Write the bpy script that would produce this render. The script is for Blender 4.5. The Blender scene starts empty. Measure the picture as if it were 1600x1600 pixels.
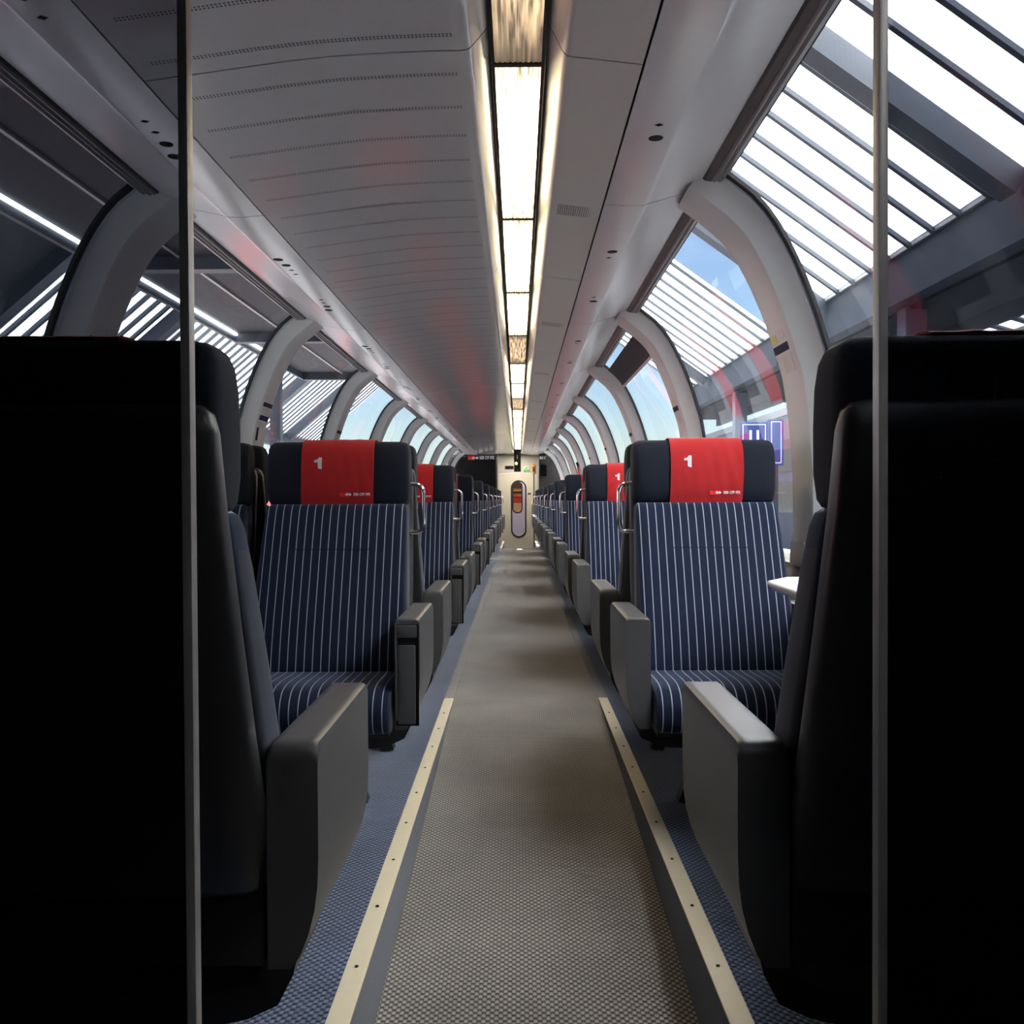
import bpy, math, random
from mathutils import Matrix, Vector

random.seed(7)
R = math.radians
SC = bpy.context.scene
COL = SC.collection

# ------------------------------------------------------------------ camera, world, sun, exposure
CZ = 0.97                       # eye height above the seat floor
F_PX = 1386.0
P = 2.08                        # one bay: window pitch = seat pitch
cam_data = bpy.data.cameras.new('camera')
cam_data.sensor_width = 36.0
cam_data.lens = 36.0 * F_PX / 1600.0
cam_data.clip_start = 0.02
cam_data.clip_end = 400
cam = bpy.data.objects.new('camera', cam_data)
COL.objects.link(cam)
cam.matrix_world = (Matrix.Translation((0, 0, CZ)) @ Matrix.Rotation(R(0.372), 4, 'Z')
                    @ Matrix.Rotation(R(90 - 0.827), 4, 'X') @ Matrix.Rotation(R(-0.3), 4, 'Z'))
SC.camera = cam

SUN_ELEV, SUN_AZ = 70.0, 78.0   # azimuth from +Y towards +X
world = bpy.data.worlds.new('world')
SC.world = world
world.use_nodes = True
wn = world.node_tree
bg = wn.nodes['Background']
sky = wn.nodes.new('ShaderNodeTexSky')
sky.sky_type = 'NISHITA'
sky.sun_disc = False
sky.sun_elevation = R(SUN_ELEV)
sky.sun_rotation = R(SUN_AZ)
sky.air_density = 1.0
sky.dust_density = 0.6
# thin high clouds all over the sky
wtc = wn.nodes.new('ShaderNodeTexCoord')
wmap = wn.nodes.new('ShaderNodeMapping'); wmap.inputs['Scale'].default_value = (2.0, 5.0, 6.0)
wno = wn.nodes.new('ShaderNodeTexNoise'); wno.inputs['Scale'].default_value = 2.2; wno.inputs['Detail'].default_value = 7
wmr = wn.nodes.new('ShaderNodeMapRange'); wmr.inputs[1].default_value = 0.45; wmr.inputs[2].default_value = 0.85; wmr.inputs[4].default_value = 0.6
wmx = wn.nodes.new('ShaderNodeMix'); wmx.data_type = 'RGBA'; wmx.inputs[7].default_value = (6.5, 7.2, 8.4, 1)
wn.links.new(wtc.outputs['Generated'], wmap.inputs[0]); wn.links.new(wmap.outputs[0], wno.inputs['Vector'])
wn.links.new(wno.outputs['Fac'], wmr.inputs[0]); wn.links.new(wmr.outputs[0], wmx.inputs[0])
wn.links.new(sky.outputs[0], wmx.inputs[6])
wn.links.new(wmx.outputs[2], bg.inputs[0])
bg.inputs[1].default_value = 0.060

sun_data = bpy.data.lights.new('sun', 'SUN')
sun_data.energy = 15.5
sun_data.angle = R(0.6)
sun_data.color = (1.0, 0.97, 0.92)
sun = bpy.data.objects.new('sun', sun_data)
COL.objects.link(sun)
sd = Vector((math.sin(R(SUN_AZ)) * math.cos(R(SUN_ELEV)), math.cos(R(SUN_AZ)) * math.cos(R(SUN_ELEV)), math.sin(R(SUN_ELEV))))
sun.rotation_euler = sd.to_track_quat('Z', 'Y').to_euler()
sun.location = sd * 60

SC.view_settings.view_transform = 'Standard'
SC.view_settings.look = 'None'
SC.view_settings.gamma = 1.0
SC.view_settings.use_curve_mapping = False
SC.view_settings.exposure = 1.62
SC.cycles.use_denoising = True
SC.cycles.max_bounces = 10
SC.cycles.transparent_max_bounces = 16
SC.cycles.sample_clamp_indirect = 6.0
SC.cycles.caustics_reflective = False
SC.cycles.caustics_refractive = False

LAMP_STRENGTH = 4.6

# ------------------------------------------------------------------ materials
MATS = {}

def nodes_of(m):
    m.use_nodes = True
    return m.node_tree.nodes, m.node_tree.links

def mat(name, color, rough=0.5, metal=0.0, spec=0.5, noise=0.0, nscale=40.0, bump=0.0, bscale=200.0,
        sheen=0.0, coat=0.0, emit=None, estr=0.0):
    if name in MATS:
        return MATS[name]
    m = bpy.data.materials.new(name)
    n, l = nodes_of(m)
    b = n['Principled BSDF']
    b.inputs['Base Color'].default_value = (*color, 1)
    b.inputs['Roughness'].default_value = rough
    b.inputs['Metallic'].default_value = metal
    b.inputs['Specular IOR Level'].default_value = spec
    b.inputs['Sheen Weight'].default_value = sheen
    b.inputs['Coat Weight'].default_value = coat
    tc = n.new('ShaderNodeTexCoord')
    if noise > 0:
        t = n.new('ShaderNodeTexNoise')
        t.inputs['Scale'].default_value = nscale
        t.inputs['Detail'].default_value = 4
        l.new(tc.outputs['Object'], t.inputs['Vector'])
        mx = n.new('ShaderNodeMix'); mx.data_type = 'RGBA'
        mx.inputs[6].default_value = tuple(max(0, c * (1 - noise)) for c in color) + (1,)
        mx.inputs[7].default_value = tuple(min(1, c * (1 + noise)) for c in color) + (1,)
        l.new(t.outputs['Fac'], mx.inputs[0])
        l.new(mx.outputs[2], b.inputs['Base Color'])
    if bump > 0:
        t2 = n.new('ShaderNodeTexNoise')
        t2.inputs['Scale'].default_value = bscale
        t2.inputs['Detail'].default_value = 3
        l.new(tc.outputs['Object'], t2.inputs['Vector'])
        bp = n.new('ShaderNodeBump')
        bp.inputs['Strength'].default_value = bump
        bp.inputs['Distance'].default_value = 0.002
        l.new(t2.outputs['Fac'], bp.inputs['Height'])
        l.new(bp.outputs['Normal'], b.inputs['Normal'])
    if emit is not None:
        b.inputs['Emission Color'].default_value = (*emit, 1)
        b.inputs['Emission Strength'].default_value = estr
    MATS[name] = m
    return m

def math_node(n, l, op, a, b=None):
    k = n.new('ShaderNodeMath'); k.operation = op
    for i, v in enumerate((a, b)):
        if v is None:
            continue
        if isinstance(v, (int, float)):
            k.inputs[i].default_value = v
        else:
            l.new(v, k.inputs[i])
    return k.outputs[0]

def glass_mat(name, tint, rough=0.0, ior=1.45, gloss=1.0):
    m = bpy.data.materials.new(name)
    n, l = nodes_of(m)
    n.remove(n['Principled BSDF'])
    out = n['Material Output']
    tr = n.new('ShaderNodeBsdfTransparent'); tr.inputs[0].default_value = (*tint, 1)
    gl = n.new('ShaderNodeBsdfGlossy'); gl.inputs['Roughness'].default_value = rough
    gl.inputs[0].default_value = (gloss, gloss, gloss, 1)
    lw = n.new('ShaderNodeLayerWeight')          # Schlick reflectance, same from both faces of the sheet
    f5 = math_node(n, l, 'POWER', lw.outputs['Facing'], 5.0)
    fr = math_node(n, l, 'ADD', math_node(n, l, 'MULTIPLY', f5, 0.20), 0.006)
    mx = n.new('ShaderNodeMixShader')
    l.new(fr, mx.inputs[0]); l.new(tr.outputs[0], mx.inputs[1]); l.new(gl.outputs[0], mx.inputs[2])
    l.new(mx.outputs[0], out.inputs[0])
    MATS[name] = m
    return m

def translucent_mat(name, color, front=0.25):
    m = bpy.data.materials.new(name)
    n, l = nodes_of(m)
    n.remove(n['Principled BSDF'])
    out = n['Material Output']
    a = n.new('ShaderNodeBsdfTranslucent'); a.inputs[0].default_value = (*color, 1)
    b = n.new('ShaderNodeBsdfDiffuse'); b.inputs[0].default_value = (*color, 1)
    tc = n.new('ShaderNodeTexCoord')
    t = n.new('ShaderNodeTexNoise'); t.inputs['Scale'].default_value = 0.9; t.inputs['Detail'].default_value = 5
    l.new(tc.outputs['Object'], t.inputs['Vector'])
    mxc = n.new('ShaderNodeMix'); mxc.data_type = 'RGBA'
    mxc.inputs[6].default_value = tuple(c * 0.85 for c in color) + (1,)
    mxc.inputs[7].default_value = (*color, 1)
    l.new(t.outputs['Fac'], mxc.inputs[0]); l.new(mxc.outputs[2], a.inputs[0])
    mx = n.new('ShaderNodeMixShader'); mx.inputs[0].default_value = front
    l.new(a.outputs[0], mx.inputs[1]); l.new(b.outputs[0], mx.inputs[2]); l.new(mx.outputs[0], out.inputs[0])
    MATS[name] = m
    return m

def carpet_mat(name, base, dot, k=0.0095, stain=0.25):
    m = bpy.data.materials.new(name)
    n, l = nodes_of(m)
    b = n['Principled BSDF']
    b.inputs['Roughness'].default_value = 0.95
    b.inputs['Specular IOR Level'].default_value = 0.15
    b.inputs['Sheen Weight'].default_value = 0.9
    b.inputs['Sheen Roughness'].default_value = 0.35
    tc = n.new('ShaderNodeTexCoord')
    sp = n.new('ShaderNodeSeparateXYZ'); l.new(tc.outputs['Object'], sp.inputs[0])
    f = 2 * math.pi / k
    sx = math_node(n, l, 'SINE', math_node(n, l, 'MULTIPLY', sp.outputs[0], f * 0.5))
    sy = math_node(n, l, 'SINE', math_node(n, l, 'MULTIPLY', sp.outputs[1], f * 0.5))
    pr = math_node(n, l, 'MULTIPLY', sx, sy)
    rp = n.new('ShaderNodeMapRange'); l.new(pr, rp.inputs[0])
    rp.inputs[1].default_value = -0.2; rp.inputs[2].default_value = 0.5
    mx = n.new('ShaderNodeMix'); mx.data_type = 'RGBA'
    mx.inputs[6].default_value = (*base, 1); mx.inputs[7].default_value = (*dot, 1)
    l.new(rp.outputs[0], mx.inputs[0])
    t = n.new('ShaderNodeTexNoise'); t.inputs['Scale'].default_value = 3.0; t.inputs['Detail'].default_value = 6
    l.new(tc.outputs['Object'], t.inputs['Vector'])
    mr = n.new('ShaderNodeMapRange'); l.new(t.outputs['Fac'], mr.inputs[0])
    mr.inputs[1].default_value = 0.3; mr.inputs[2].default_value = 0.7
    mr.inputs[3].default_value = 1 - stain; mr.inputs[4].default_value = 1 + stain * 0.6
    mm = n.new('ShaderNodeMix'); mm.data_type = 'RGBA'; mm.blend_type = 'MULTIPLY'; mm.inputs[0].default_value = 1
    l.new(mx.outputs[2], mm.inputs[6]); l.new(mr.outputs[0], mm.inputs[7])
    l.new(mm.outputs[2], b.inputs['Base Color'])
    bp = n.new('ShaderNodeBump'); bp.inputs['Strength'].default_value = 0.5; bp.inputs['Distance'].default_value = 0.003
    l.new(pr, bp.inputs['Height']); l.new(bp.outputs[0], b.inputs['Normal'])
    MATS[name] = m
    return m

def stripe_mat(name, base, base2, line, pitch=0.0272, width=0.13):
    m = bpy.data.materials.new(name)
    n, l = nodes_of(m)
    b = n['Principled BSDF']
    b.inputs['Roughness'].default_value = 0.85
    b.inputs['Specular IOR Level'].default_value = 0.2
    b.inputs['Sheen Weight'].default_value = 0.4
    b.inputs['Sheen Roughness'].default_value = 0.4
    b.inputs['Sheen Tint'].default_value = (0.5, 0.6, 0.9, 1)
    tc = n.new('ShaderNodeTexCoord')
    sp = n.new('ShaderNodeSeparateXYZ'); l.new(tc.outputs['Object'], sp.inputs[0])
    fx = math_node(n, l, 'FRACT', math_node(n, l, 'ADD', math_node(n, l, 'DIVIDE', sp.outputs[0], pitch), 100.5))
    lt = math_node(n, l, 'LESS_THAN', fx, width)
    t = n.new('ShaderNodeTexNoise'); t.inputs['Scale'].default_value = 350; t.inputs['Detail'].default_value = 2
    l.new(tc.outputs['Object'], t.inputs['Vector'])
    t2 = n.new('ShaderNodeTexNoise'); t2.inputs['Scale'].default_value = 6; t2.inputs['Detail'].default_value = 3
    l.new(tc.outputs['Object'], t2.inputs['Vector'])
    av = math_node(n, l, 'MULTIPLY', math_node(n, l, 'ADD', t.outputs['Fac'], t2.outputs['Fac']), 0.5)
    c1 = n.new('ShaderNodeMix'); c1.data_type = 'RGBA'
    c1.inputs[6].default_value = (*base, 1); c1.inputs[7].default_value = (*base2, 1); l.new(av, c1.inputs[0])
    c2 = n.new('ShaderNodeMix'); c2.data_type = 'RGBA'
    c2.inputs[7].default_value = (*line, 1); l.new(lt, c2.inputs[0]); l.new(c1.outputs[2], c2.inputs[6])
    edge = math_node(n, l, 'GREATER_THAN', math_node(n, l, 'ABSOLUTE', sp.outputs[0]), 0.2365)
    c3 = n.new('ShaderNodeMix'); c3.data_type = 'RGBA'
    c3.inputs[7].default_value = (0.035, 0.036, 0.042, 1); l.new(edge, c3.inputs[0]); l.new(c2.outputs[2], c3.inputs[6])
    l.new(c3.outputs[2], b.inputs['Base Color'])
    bp = n.new('ShaderNodeBump'); bp.inputs['Strength'].default_value = 0.25; bp.inputs['Distance'].default_value = 0.001
    l.new(t.outputs['Fac'], bp.inputs['Height']); l.new(bp.outputs[0], b.inputs['Normal'])
    MATS[name] = m
    return m

def lamp_mat(name, color, strength, base):
    """tube behind a ribbed diffuser: fades to warm at the tube ends, streaky along the ribs"""
    m = bpy.data.materials.new(name)
    n, l = nodes_of(m)
    b = n['Principled BSDF']
    b.inputs['Base Color'].default_value = (*base, 1)
    b.inputs['Roughness'].default_value = 0.35
    tc = n.new('ShaderNodeTexCoord')
    t = n.new('ShaderNodeTexNoise'); t.inputs['Scale'].default_value = 6; t.inputs['Detail'].default_value = 3
    mp = n.new('ShaderNodeMapping'); mp.inputs['Scale'].default_value = (14, 0.7, 1)
    l.new(tc.outputs['Object'], mp.inputs[0]); l.new(mp.outputs[0], t.inputs['Vector'])
    mr = n.new('ShaderNodeMapRange'); l.new(t.outputs['Fac'], mr.inputs[0])
    mr.inputs[1].default_value = 0.38; mr.inputs[2].default_value = 0.68
    mr.inputs[3].default_value = 0.10; mr.inputs[4].default_value = 1.7
    sp = n.new('ShaderNodeSeparateXYZ'); l.new(tc.outputs['Object'], sp.inputs[0])
    dist = math_node(n, l, 'ABSOLUTE', math_node(n, l, 'SUBTRACT', sp.outputs[1], 0.625))
    er = n.new('ShaderNodeMapRange'); er.interpolation_type = 'SMOOTHSTEP'; l.new(dist, er.inputs[0])
    er.inputs[1].default_value = 0.35; er.inputs[2].default_value = 0.61
    er.inputs[3].default_value = strength; er.inputs[4].default_value = strength * 0.16
    b.inputs['Emission Color'].default_value = (*color, 1)
    l.new(math_node(n, l, 'MULTIPLY', mr.outputs[0], er.outputs[0]), b.inputs['Emission Strength'])
    MATS[name] = m
    return m

M_CEIL = mat('grey_ceiling_paint', (0.53, 0.53, 0.54), 0.13, spec=0.9, noise=0.04, nscale=60)
M_CEIL_R = mat('warm_grey_ceiling_paint', (0.54, 0.535, 0.52), 0.3, noise=0.04, nscale=60)
M_CORN = mat('satin_cornice_paint', (0.55, 0.55, 0.56), 0.23, noise=0.03, nscale=50)
M_BACK = mat('dark_roof_void', (0.008, 0.008, 0.009), 0.8)
M_PERF = mat('perforation_black', (0.006, 0.006, 0.007), 0.9)
M_ARCH = mat('arch_grey_plastic', (0.63, 0.645, 0.645), 0.38, noise=0.05, nscale=12, bump=0.06, bscale=300)
M_WALL = mat('wall_beige_plastic', (0.55, 0.51, 0.45), 0.45, noise=0.05, nscale=9)
M_SEAL = mat('black_rubber', (0.008, 0.008, 0.009), 0.45)
M_ALU = mat('satin_aluminium', (0.62, 0.62, 0.63), 0.3, metal=1.0, noise=0.05, nscale=80)
M_ALU_TRIM = mat('brushed_glass_trim', (0.36, 0.35, 0.34), 0.4, metal=0.4, noise=0.12, nscale=9)
M_SEALTRIM = mat('seal_trim_painted_glint', (0.55, 0.62, 0.70), 0.3)  # pale blue colour imitates the bluish glints on the aluminium trim
M_RAIL = mat('dark_blind_rail', (0.055, 0.056, 0.055), 0.35, metal=0.3)
M_RAIL2 = mat('ribbed_blind_rail', (0.24, 0.24, 0.24), 0.4, metal=0.2)
M_BLIND = mat('charcoal_blind_cloth', (0.035, 0.037, 0.04), 0.8, noise=0.1, nscale=200)
M_CHROME = mat('polished_chrome', (0.85, 0.85, 0.87), 0.08, metal=1.0)
M_SHELL = mat('charcoal_seat_plastic', (0.034, 0.035, 0.039), 0.38, noise=0.08, nscale=40, bump=0.12, bscale=700)
M_ARM = mat('grey_armrest_plastic', (0.088, 0.089, 0.092), 0.36, noise=0.06, nscale=30, bump=0.08, bscale=700)
M_FRAME = mat('black_steel_frame', (0.01, 0.01, 0.011), 0.4)
M_HEAD = mat('charcoal_navy_upholstery', (0.016, 0.020, 0.032), 0.9, spec=0.15, noise=0.35, nscale=260, sheen=0.08, bump=0.25, bscale=500)
M_RED = mat('red_headrest_cloth', (0.52, 0.018, 0.022), 0.75, spec=0.2, noise=0.1, nscale=180, sheen=0.25, bump=0.15, bscale=500)
M_LOGO = mat('bright_red_print', (0.95, 0.02, 0.025), 0.5)
M_WHITE = mat('white_print', (0.88, 0.88, 0.90), 0.5)
M_SEAM = mat('dark_thread', (0.008, 0.01, 0.02), 0.9)
M_TABLE = mat('white_table_laminate', (0.70, 0.70, 0.69), 0.3, noise=0.02, nscale=20)
M_TABLE_IN = mat('dark_table_inset', (0.10, 0.095, 0.09), 0.4)
M_STRIP = mat('pale_gold_anodised_edge', (0.86, 0.77, 0.57), 0.42, metal=0.25, noise=0.05, nscale=30)
M_SCREW = mat('dark_screw_head', (0.05, 0.05, 0.06), 0.4, metal=0.8)
M_STRIPE = stripe_mat('navy_pinstripe_fabric', (0.005, 0.009, 0.022), (0.016, 0.025, 0.060), (0.38, 0.42, 0.49), 0.0262, 0.115)
M_CARPET = carpet_mat('grey_brown_aisle_carpet', (0.090, 0.083, 0.075), (0.44, 0.405, 0.355))
M_CARPET2 = carpet_mat('blue_grey_seat_carpet', (0.022, 0.030, 0.056), (0.15, 0.20, 0.33))
M_RISER = mat('grey_ribbed_riser_carpet', (0.19, 0.195, 0.215), 0.95, spec=0.1, noise=0.35, nscale=240, bump=0.3, bscale=500)
M_LAMP = lamp_mat('lit_ribbed_diffuser', (1.0, 0.82, 0.50), LAMP_STRENGTH, (0.7, 0.6, 0.42))
M_LAMP_DIM = lamp_mat('unlit_diffuser_reflected_glow', (1.0, 0.70, 0.40), 0.30, (0.55, 0.45, 0.32))  # unlit modules: weak emission stands in for light reflected by the plastic
M_GLASS = glass_mat('window_glass', (0.93, 0.955, 0.97), 0.0, 1.45)
M_GLASS_P = glass_mat('smoked_partition_glass', (0.54, 0.55, 0.58), 0.0, 1.45)
M_GLASS_D = glass_mat('door_glass', (0.82, 0.80, 0.86), 0.0, 1.45)
M_DARKWALL = mat('dark_vestibule_panel', (0.035, 0.036, 0.038), 0.6)
M_DOOR = mat('cream_door_paint', (0.60, 0.57, 0.50), 0.35, noise=0.03, nscale=6)
M_GLAZE = translucent_mat('white_roof_glazing', (0.93, 0.94, 0.96), 0.2)
M_STEEL = mat('slate_roof_steel', (0.032, 0.040, 0.058), 0.5, noise=0.25, nscale=3)
M_STEEL_L = mat('dark_canopy_sheet', (0.009, 0.012, 0.019), 0.7, noise=0.3, nscale=1.2)
M_CONC = mat('platform_concrete', (0.17, 0.17, 0.18), 0.85, noise=0.2, nscale=2)
M_FACADE = mat('blue_grey_facade', (0.17, 0.19, 0.24), 0.7, noise=0.25, nscale=0.8)
M_FACADE_W = mat('facade_window_dark', (0.03, 0.04, 0.06), 0.15)
M_SIGN = mat('blue_sign_enamel', (0.02, 0.05, 0.30), 0.3)
M_TUBE = mat('lit_platform_tube', (0.9, 0.9, 0.9), 0.4, emit=(0.95, 0.97, 1.0), estr=3.0)
M_TRAINRED = mat('red_train_paint', (0.55, 0.03, 0.035), 0.35)
M_TRAINGREY = mat('grey_train_paint', (0.30, 0.31, 0.33), 0.4)
M_NAVY = mat('navy_sticker', (0.012, 0.018, 0.07), 0.6, spec=0.15)
M_LINE = mat('grey_sticker_outline', (0.16, 0.16, 0.17), 0.5)
M_STICK = mat('pale_sticker', (0.60, 0.59, 0.57), 0.4)
M_YELLOW = mat('yellow_sticker', (0.65, 0.62, 0.12), 0.4)
M_BLACKGLOSS = mat('black_matt_plastic', (0.008, 0.008, 0.009), 0.7, spec=0.15)
M_GREENLED = mat('green_indicator', (0.4, 0.7, 0.1), 0.4, emit=(0.55, 0.9, 0.12), estr=2.0)
M_EXIT = mat('green_exit_sign', (0.05, 0.35, 0.08), 0.4, emit=(0.1, 0.5, 0.12), estr=0.06)
M_ORANGE = mat('orange_panel', (0.75, 0.28, 0.04), 0.5)
M_ORANGE_L = mat('yellow_orange_panel', (0.85, 0.45, 0.08), 0.5)
M_BROWN = mat('dark_brown_panel', (0.04, 0.018, 0.012), 0.5)
M_TAN = mat('tan_panel', (0.55, 0.33, 0.16), 0.5)
M_CARRED = mat('red_panel', (0.6, 0.05, 0.03), 0.5)

# ------------------------------------------------------------------ mesh helpers
class MB:
    def __init__(self):
        self.v, self.f = [], []

    def add(self, vs, fs):
        o = len(self.v)
        self.v += [tuple(p) for p in vs]
        self.f += [tuple(i + o for i in q) for q in fs]

    def box(self, x0, x1, y0, y1, z0, z1):
        self.add([(x0, y0, z0), (x1, y0, z0), (x1, y1, z0), (x0, y1, z0), (x0, y0, z1), (x1, y0, z1), (x1, y1, z1), (x0, y1, z1)],
                 [(0, 3, 2, 1), (4, 5, 6, 7), (0, 1, 5, 4), (1, 2, 6, 5), (2, 3, 7, 6), (3, 0, 4, 7)])
        return self

    def rbox(self, x0, x1, y0, y1, z0, z1, b=0.004):
        """box with chamfered edges"""
        import bmesh
        bm = bmesh.new()
        vs = [bm.verts.new(p) for p in [(x0, y0, z0), (x1, y0, z0), (x1, y1, z0), (x0, y1, z0), (x0, y0, z1), (x1, y0, z1), (x1, y1, z1), (x0, y1, z1)]]
        for q in [(0, 3, 2, 1), (4, 5, 6, 7), (0, 1, 5, 4), (1, 2, 6, 5), (2, 3, 7, 6), (3, 0, 4, 7)]:
            bm.faces.new([vs[i] for i in q])
        bmesh.ops.bevel(bm, geom=bm.edges[:], offset=b, segments=2, affect='EDGES', profile=0.6)
        bm.verts.index_update()
        self.add([v.co[:] for v in bm.verts], [[v.index for v in f.verts] for f in bm.faces])
        bm.free()
        return self

    def loft(self, loops, cap=True, closed=True):
        n = len(loops[0])
        vs = [p for lp in loops for p in lp]
        fs = []
        for i in range(len(loops) - 1):
            for j in range(n if closed else n - 1):
                k = (j + 1) % n
                fs.append((i * n + j, i * n + k, (i + 1) * n + k, (i + 1) * n + j))
        if cap and closed:
            fs.append(tuple(range(n - 1, -1, -1)))
            o = (len(loops) - 1) * n
            fs.append(tuple(o + j for j in range(n)))
        self.add(vs, fs)
        return self

    def tube(self, pts, r, n=10):
        pts = [Vector(p) for p in pts]
        loops = []
        up = None
        for i, p in enumerate(pts):
            t = (pts[min(i + 1, len(pts) - 1)] - pts[max(i - 1, 0)]).normalized()
            if up is None:
                up = t.orthogonal().normalized()
            up = (up - t * up.dot(t)).normalized()
            s = t.cross(up)
            loops.append([p + (up * math.cos(2 * math.pi * k / n) + s * math.sin(2 * math.pi * k / n)) * r for k in range(n)])
        return self.loft(loops)

    def bar(self, a, b, w, h, up=(0, 0, 1)):
        """rectangular bar from a to b"""
        a, b = Vector(a), Vector(b)
        t = (b - a).normalized()
        u = Vector(up); u = (u - t * u.dot(t)).normalized()
        s = t.cross(u)
        loops = []
        for p in (a, b):
            loops.append([p + s * w / 2 - u * h / 2, p + s * w / 2 + u * h / 2, p - s * w / 2 + u * h / 2, p - s * w / 2 - u * h / 2])
        return self.loft(loops)

    def disc(self, c, rx, ry, n=14, h=0.002):
        """flat elliptical button lying in the xy plane, hanging below c"""
        loops = []
        for dz in (0, -h):
            loops.append([(c[0] + rx * math.cos(2 * math.pi * k / n), c[1] + ry * math.sin(2 * math.pi * k / n), c[2] + dz) for k in range(n)])
        return self.loft(loops)

    def mesh(self, name, material, smooth=35):
        me = bpy.data.meshes.new(name)
        me.from_pydata(self.v, [], self.f)
        import bmesh
        bm = bmesh.new(); bm.from_mesh(me)
        bmesh.ops.recalc_face_normals(bm, faces=bm.faces[:])
        bm.to_mesh(me); bm.free()
        if material:
            me.materials.append(material)
        if smooth:
            me.polygons.foreach_set('use_smooth', [True] * len(me.polygons))
            me.set_sharp_from_angle(angle=R(smooth))
        me.update()
        return me

    def build(self, name, material, parent=None, smooth=35):
        return link(name, self.mesh(name, material, smooth), parent)

def link(name, me, parent=None):
    o = bpy.data.objects.new(name, me)
    COL.objects.link(o)
    if parent is not None:
        o.parent = parent
    return o

def empty(name, loc=(0, 0, 0), rz=0.0):
    o = bpy.data.objects.new(name, None)
    o.empty_display_size = 0.1
    COL.objects.link(o)
    o.location = loc
    o.rotation_euler = (0, 0, rz)
    return o

def tag(o, label, cat, group=None, kind=None):
    o['label'] = label
    o['category'] = cat
    if group:
        o['group'] = group
    if kind:
        o['kind'] = kind
    return o

def sloop(n, e):
    """superellipse unit loop"""
    out = []
    for k in range(n):
        a = 2 * math.pi * (k + 0.5) / n
        c, s = math.cos(a), math.sin(a)
        out.append((math.copysign(abs(c) ** (2 / e), c), math.copysign(abs(s) ** (2 / e), s)))
    return out

ORD = ['first', 'second', 'third', 'fourth', 'fifth', 'sixth', 'seventh', 'eighth', 'ninth', 'tenth', 'eleventh', 'twelfth',
       'thirteenth', 'fourteenth', 'fifteenth', 'sixteenth']

# ------------------------------------------------------------------ body shell profile
XC = -0.272
WTAB = [(-0.97, 1.33), (-0.24, 1.345), (-0.10, 1.352), (0.10, 1.350), (0.30, 1.334), (0.45, 1.312), (0.60, 1.266), (0.70, 1.230), (0.80, 1.186),
        (0.88, 1.145), (0.94, 1.106), (1.0, 1.052), (1.045, 0.995), (1.070, 0.963), (1.120, 0.898)]

def w_at(z):
    for (a, wa), (b, wb) in zip(WTAB, WTAB[1:]):
        if z <= b:
            t = (z - a) / (b - a)
            return wa + (wb - wa) * t
    return WTAB[-1][1]

def curve_pts(z0, z1, n):
    """points (w, z) with inward normals along the side profile, z relative to the eye"""
    out = []
    for i in range(n + 1):
        z = z0 + (z1 - z0) * (i / n)
        z = z1 - (z1 - z0) * (1 - i / n) ** 1.25
        e = 0.02
        t = Vector((w_at(min(z + e, 1.12)) - w_at(z - e), (min(z + e, 1.12) - (z - e)))).normalized()
        nrm = Vector((-t.y, t.x))
        out.append((w_at(z), z, nrm.x, nrm.y))
    return out

def sweep(mb, side, z0, z1, n, section):
    """section: polygon of (y, inward). side -1 left, +1 right"""
    loops = []
    for w, z, nx, nz in curve_pts(z0, z1, n):
        loops.append([(XC + side * (w + nx * d), y, CZ + z + nz * d) for y, d in section])
    return mb.loft(loops)

# ------------------------------------------------------------------ floor
Y_RAMP, Y_END, Y_FAR_RAMP = 4.3, 19.8, 17.5
XL, XR = -0.316, 0.386
SLOPE = 0.07

def aisle_z(y):
    if y < Y_RAMP:
        return -SLOPE * (Y_RAMP - y)
    if y > Y_FAR_RAMP:
        return -SLOPE * (y - Y_FAR_RAMP)
    return 0.0

floor = MB().box(-1.75, XL - 0.0005, 0.5, 20.6, -0.42, -0.0008).build('floor', M_RISER, None)
tag(floor, 'raised grey carpeted seat platform left of the sunken aisle', 'floor', kind='structure')
f2 = MB().box(XR + 0.0005, 1.2, 0.5, 20.6, -0.42, -0.0008).build('floor_right', M_RISER)
tag(f2, 'raised grey carpeted seat platform right of the sunken aisle', 'floor', kind='structure')
MB().box(-1.7, XL - 0.045, 0.5, 20.6, -0.0008, 0.002).build('carpet', M_CARPET2, floor)
MB().box(XR + 0.045, 1.15, 0.5, 20.6, -0.0008, 0.002).build('carpet', M_CARPET2, f2)
mb = MB()
ys = [-2.5, 0.2, 1.5, 3.0, 4.1, Y_RAMP, 8.0, 12.0, Y_FAR_RAMP, 19.0, 20.5, 22.6]
mb.loft([[(XL, y, aisle_z(y)), (XR, y, aisle_z(y)), (XR, y, aisle_z(y) - 0.08), (XL, y, aisle_z(y) - 0.08)] for y in ys])
aisle = mb.build('floor_aisle', M_CARPET, None, 20)
tag(aisle, 'worn grey-brown dotted carpet running down the aisle', 'floor', kind='structure')
MB().box(XL - 0.045, XL - 0.0005, Y_RAMP, Y_FAR_RAMP + 0.1, -0.0008, 0.002).build('carpet', M_CARPET, floor)
MB().box(XR + 0.0005, XR + 0.045, Y_RAMP, Y_FAR_RAMP + 0.1, -0.0008, 0.002).build('carpet', M_CARPET, f2)
MB().box(-0.45, -0.362, 14.40, 14.50, 0.0, 0.006).build('floor_strip', M_STRIP, floor)
MB().box(0.37, 0.51, 14.40, 14.50, 0.0, 0.006).build('floor_strip', M_STRIP, f2)
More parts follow.
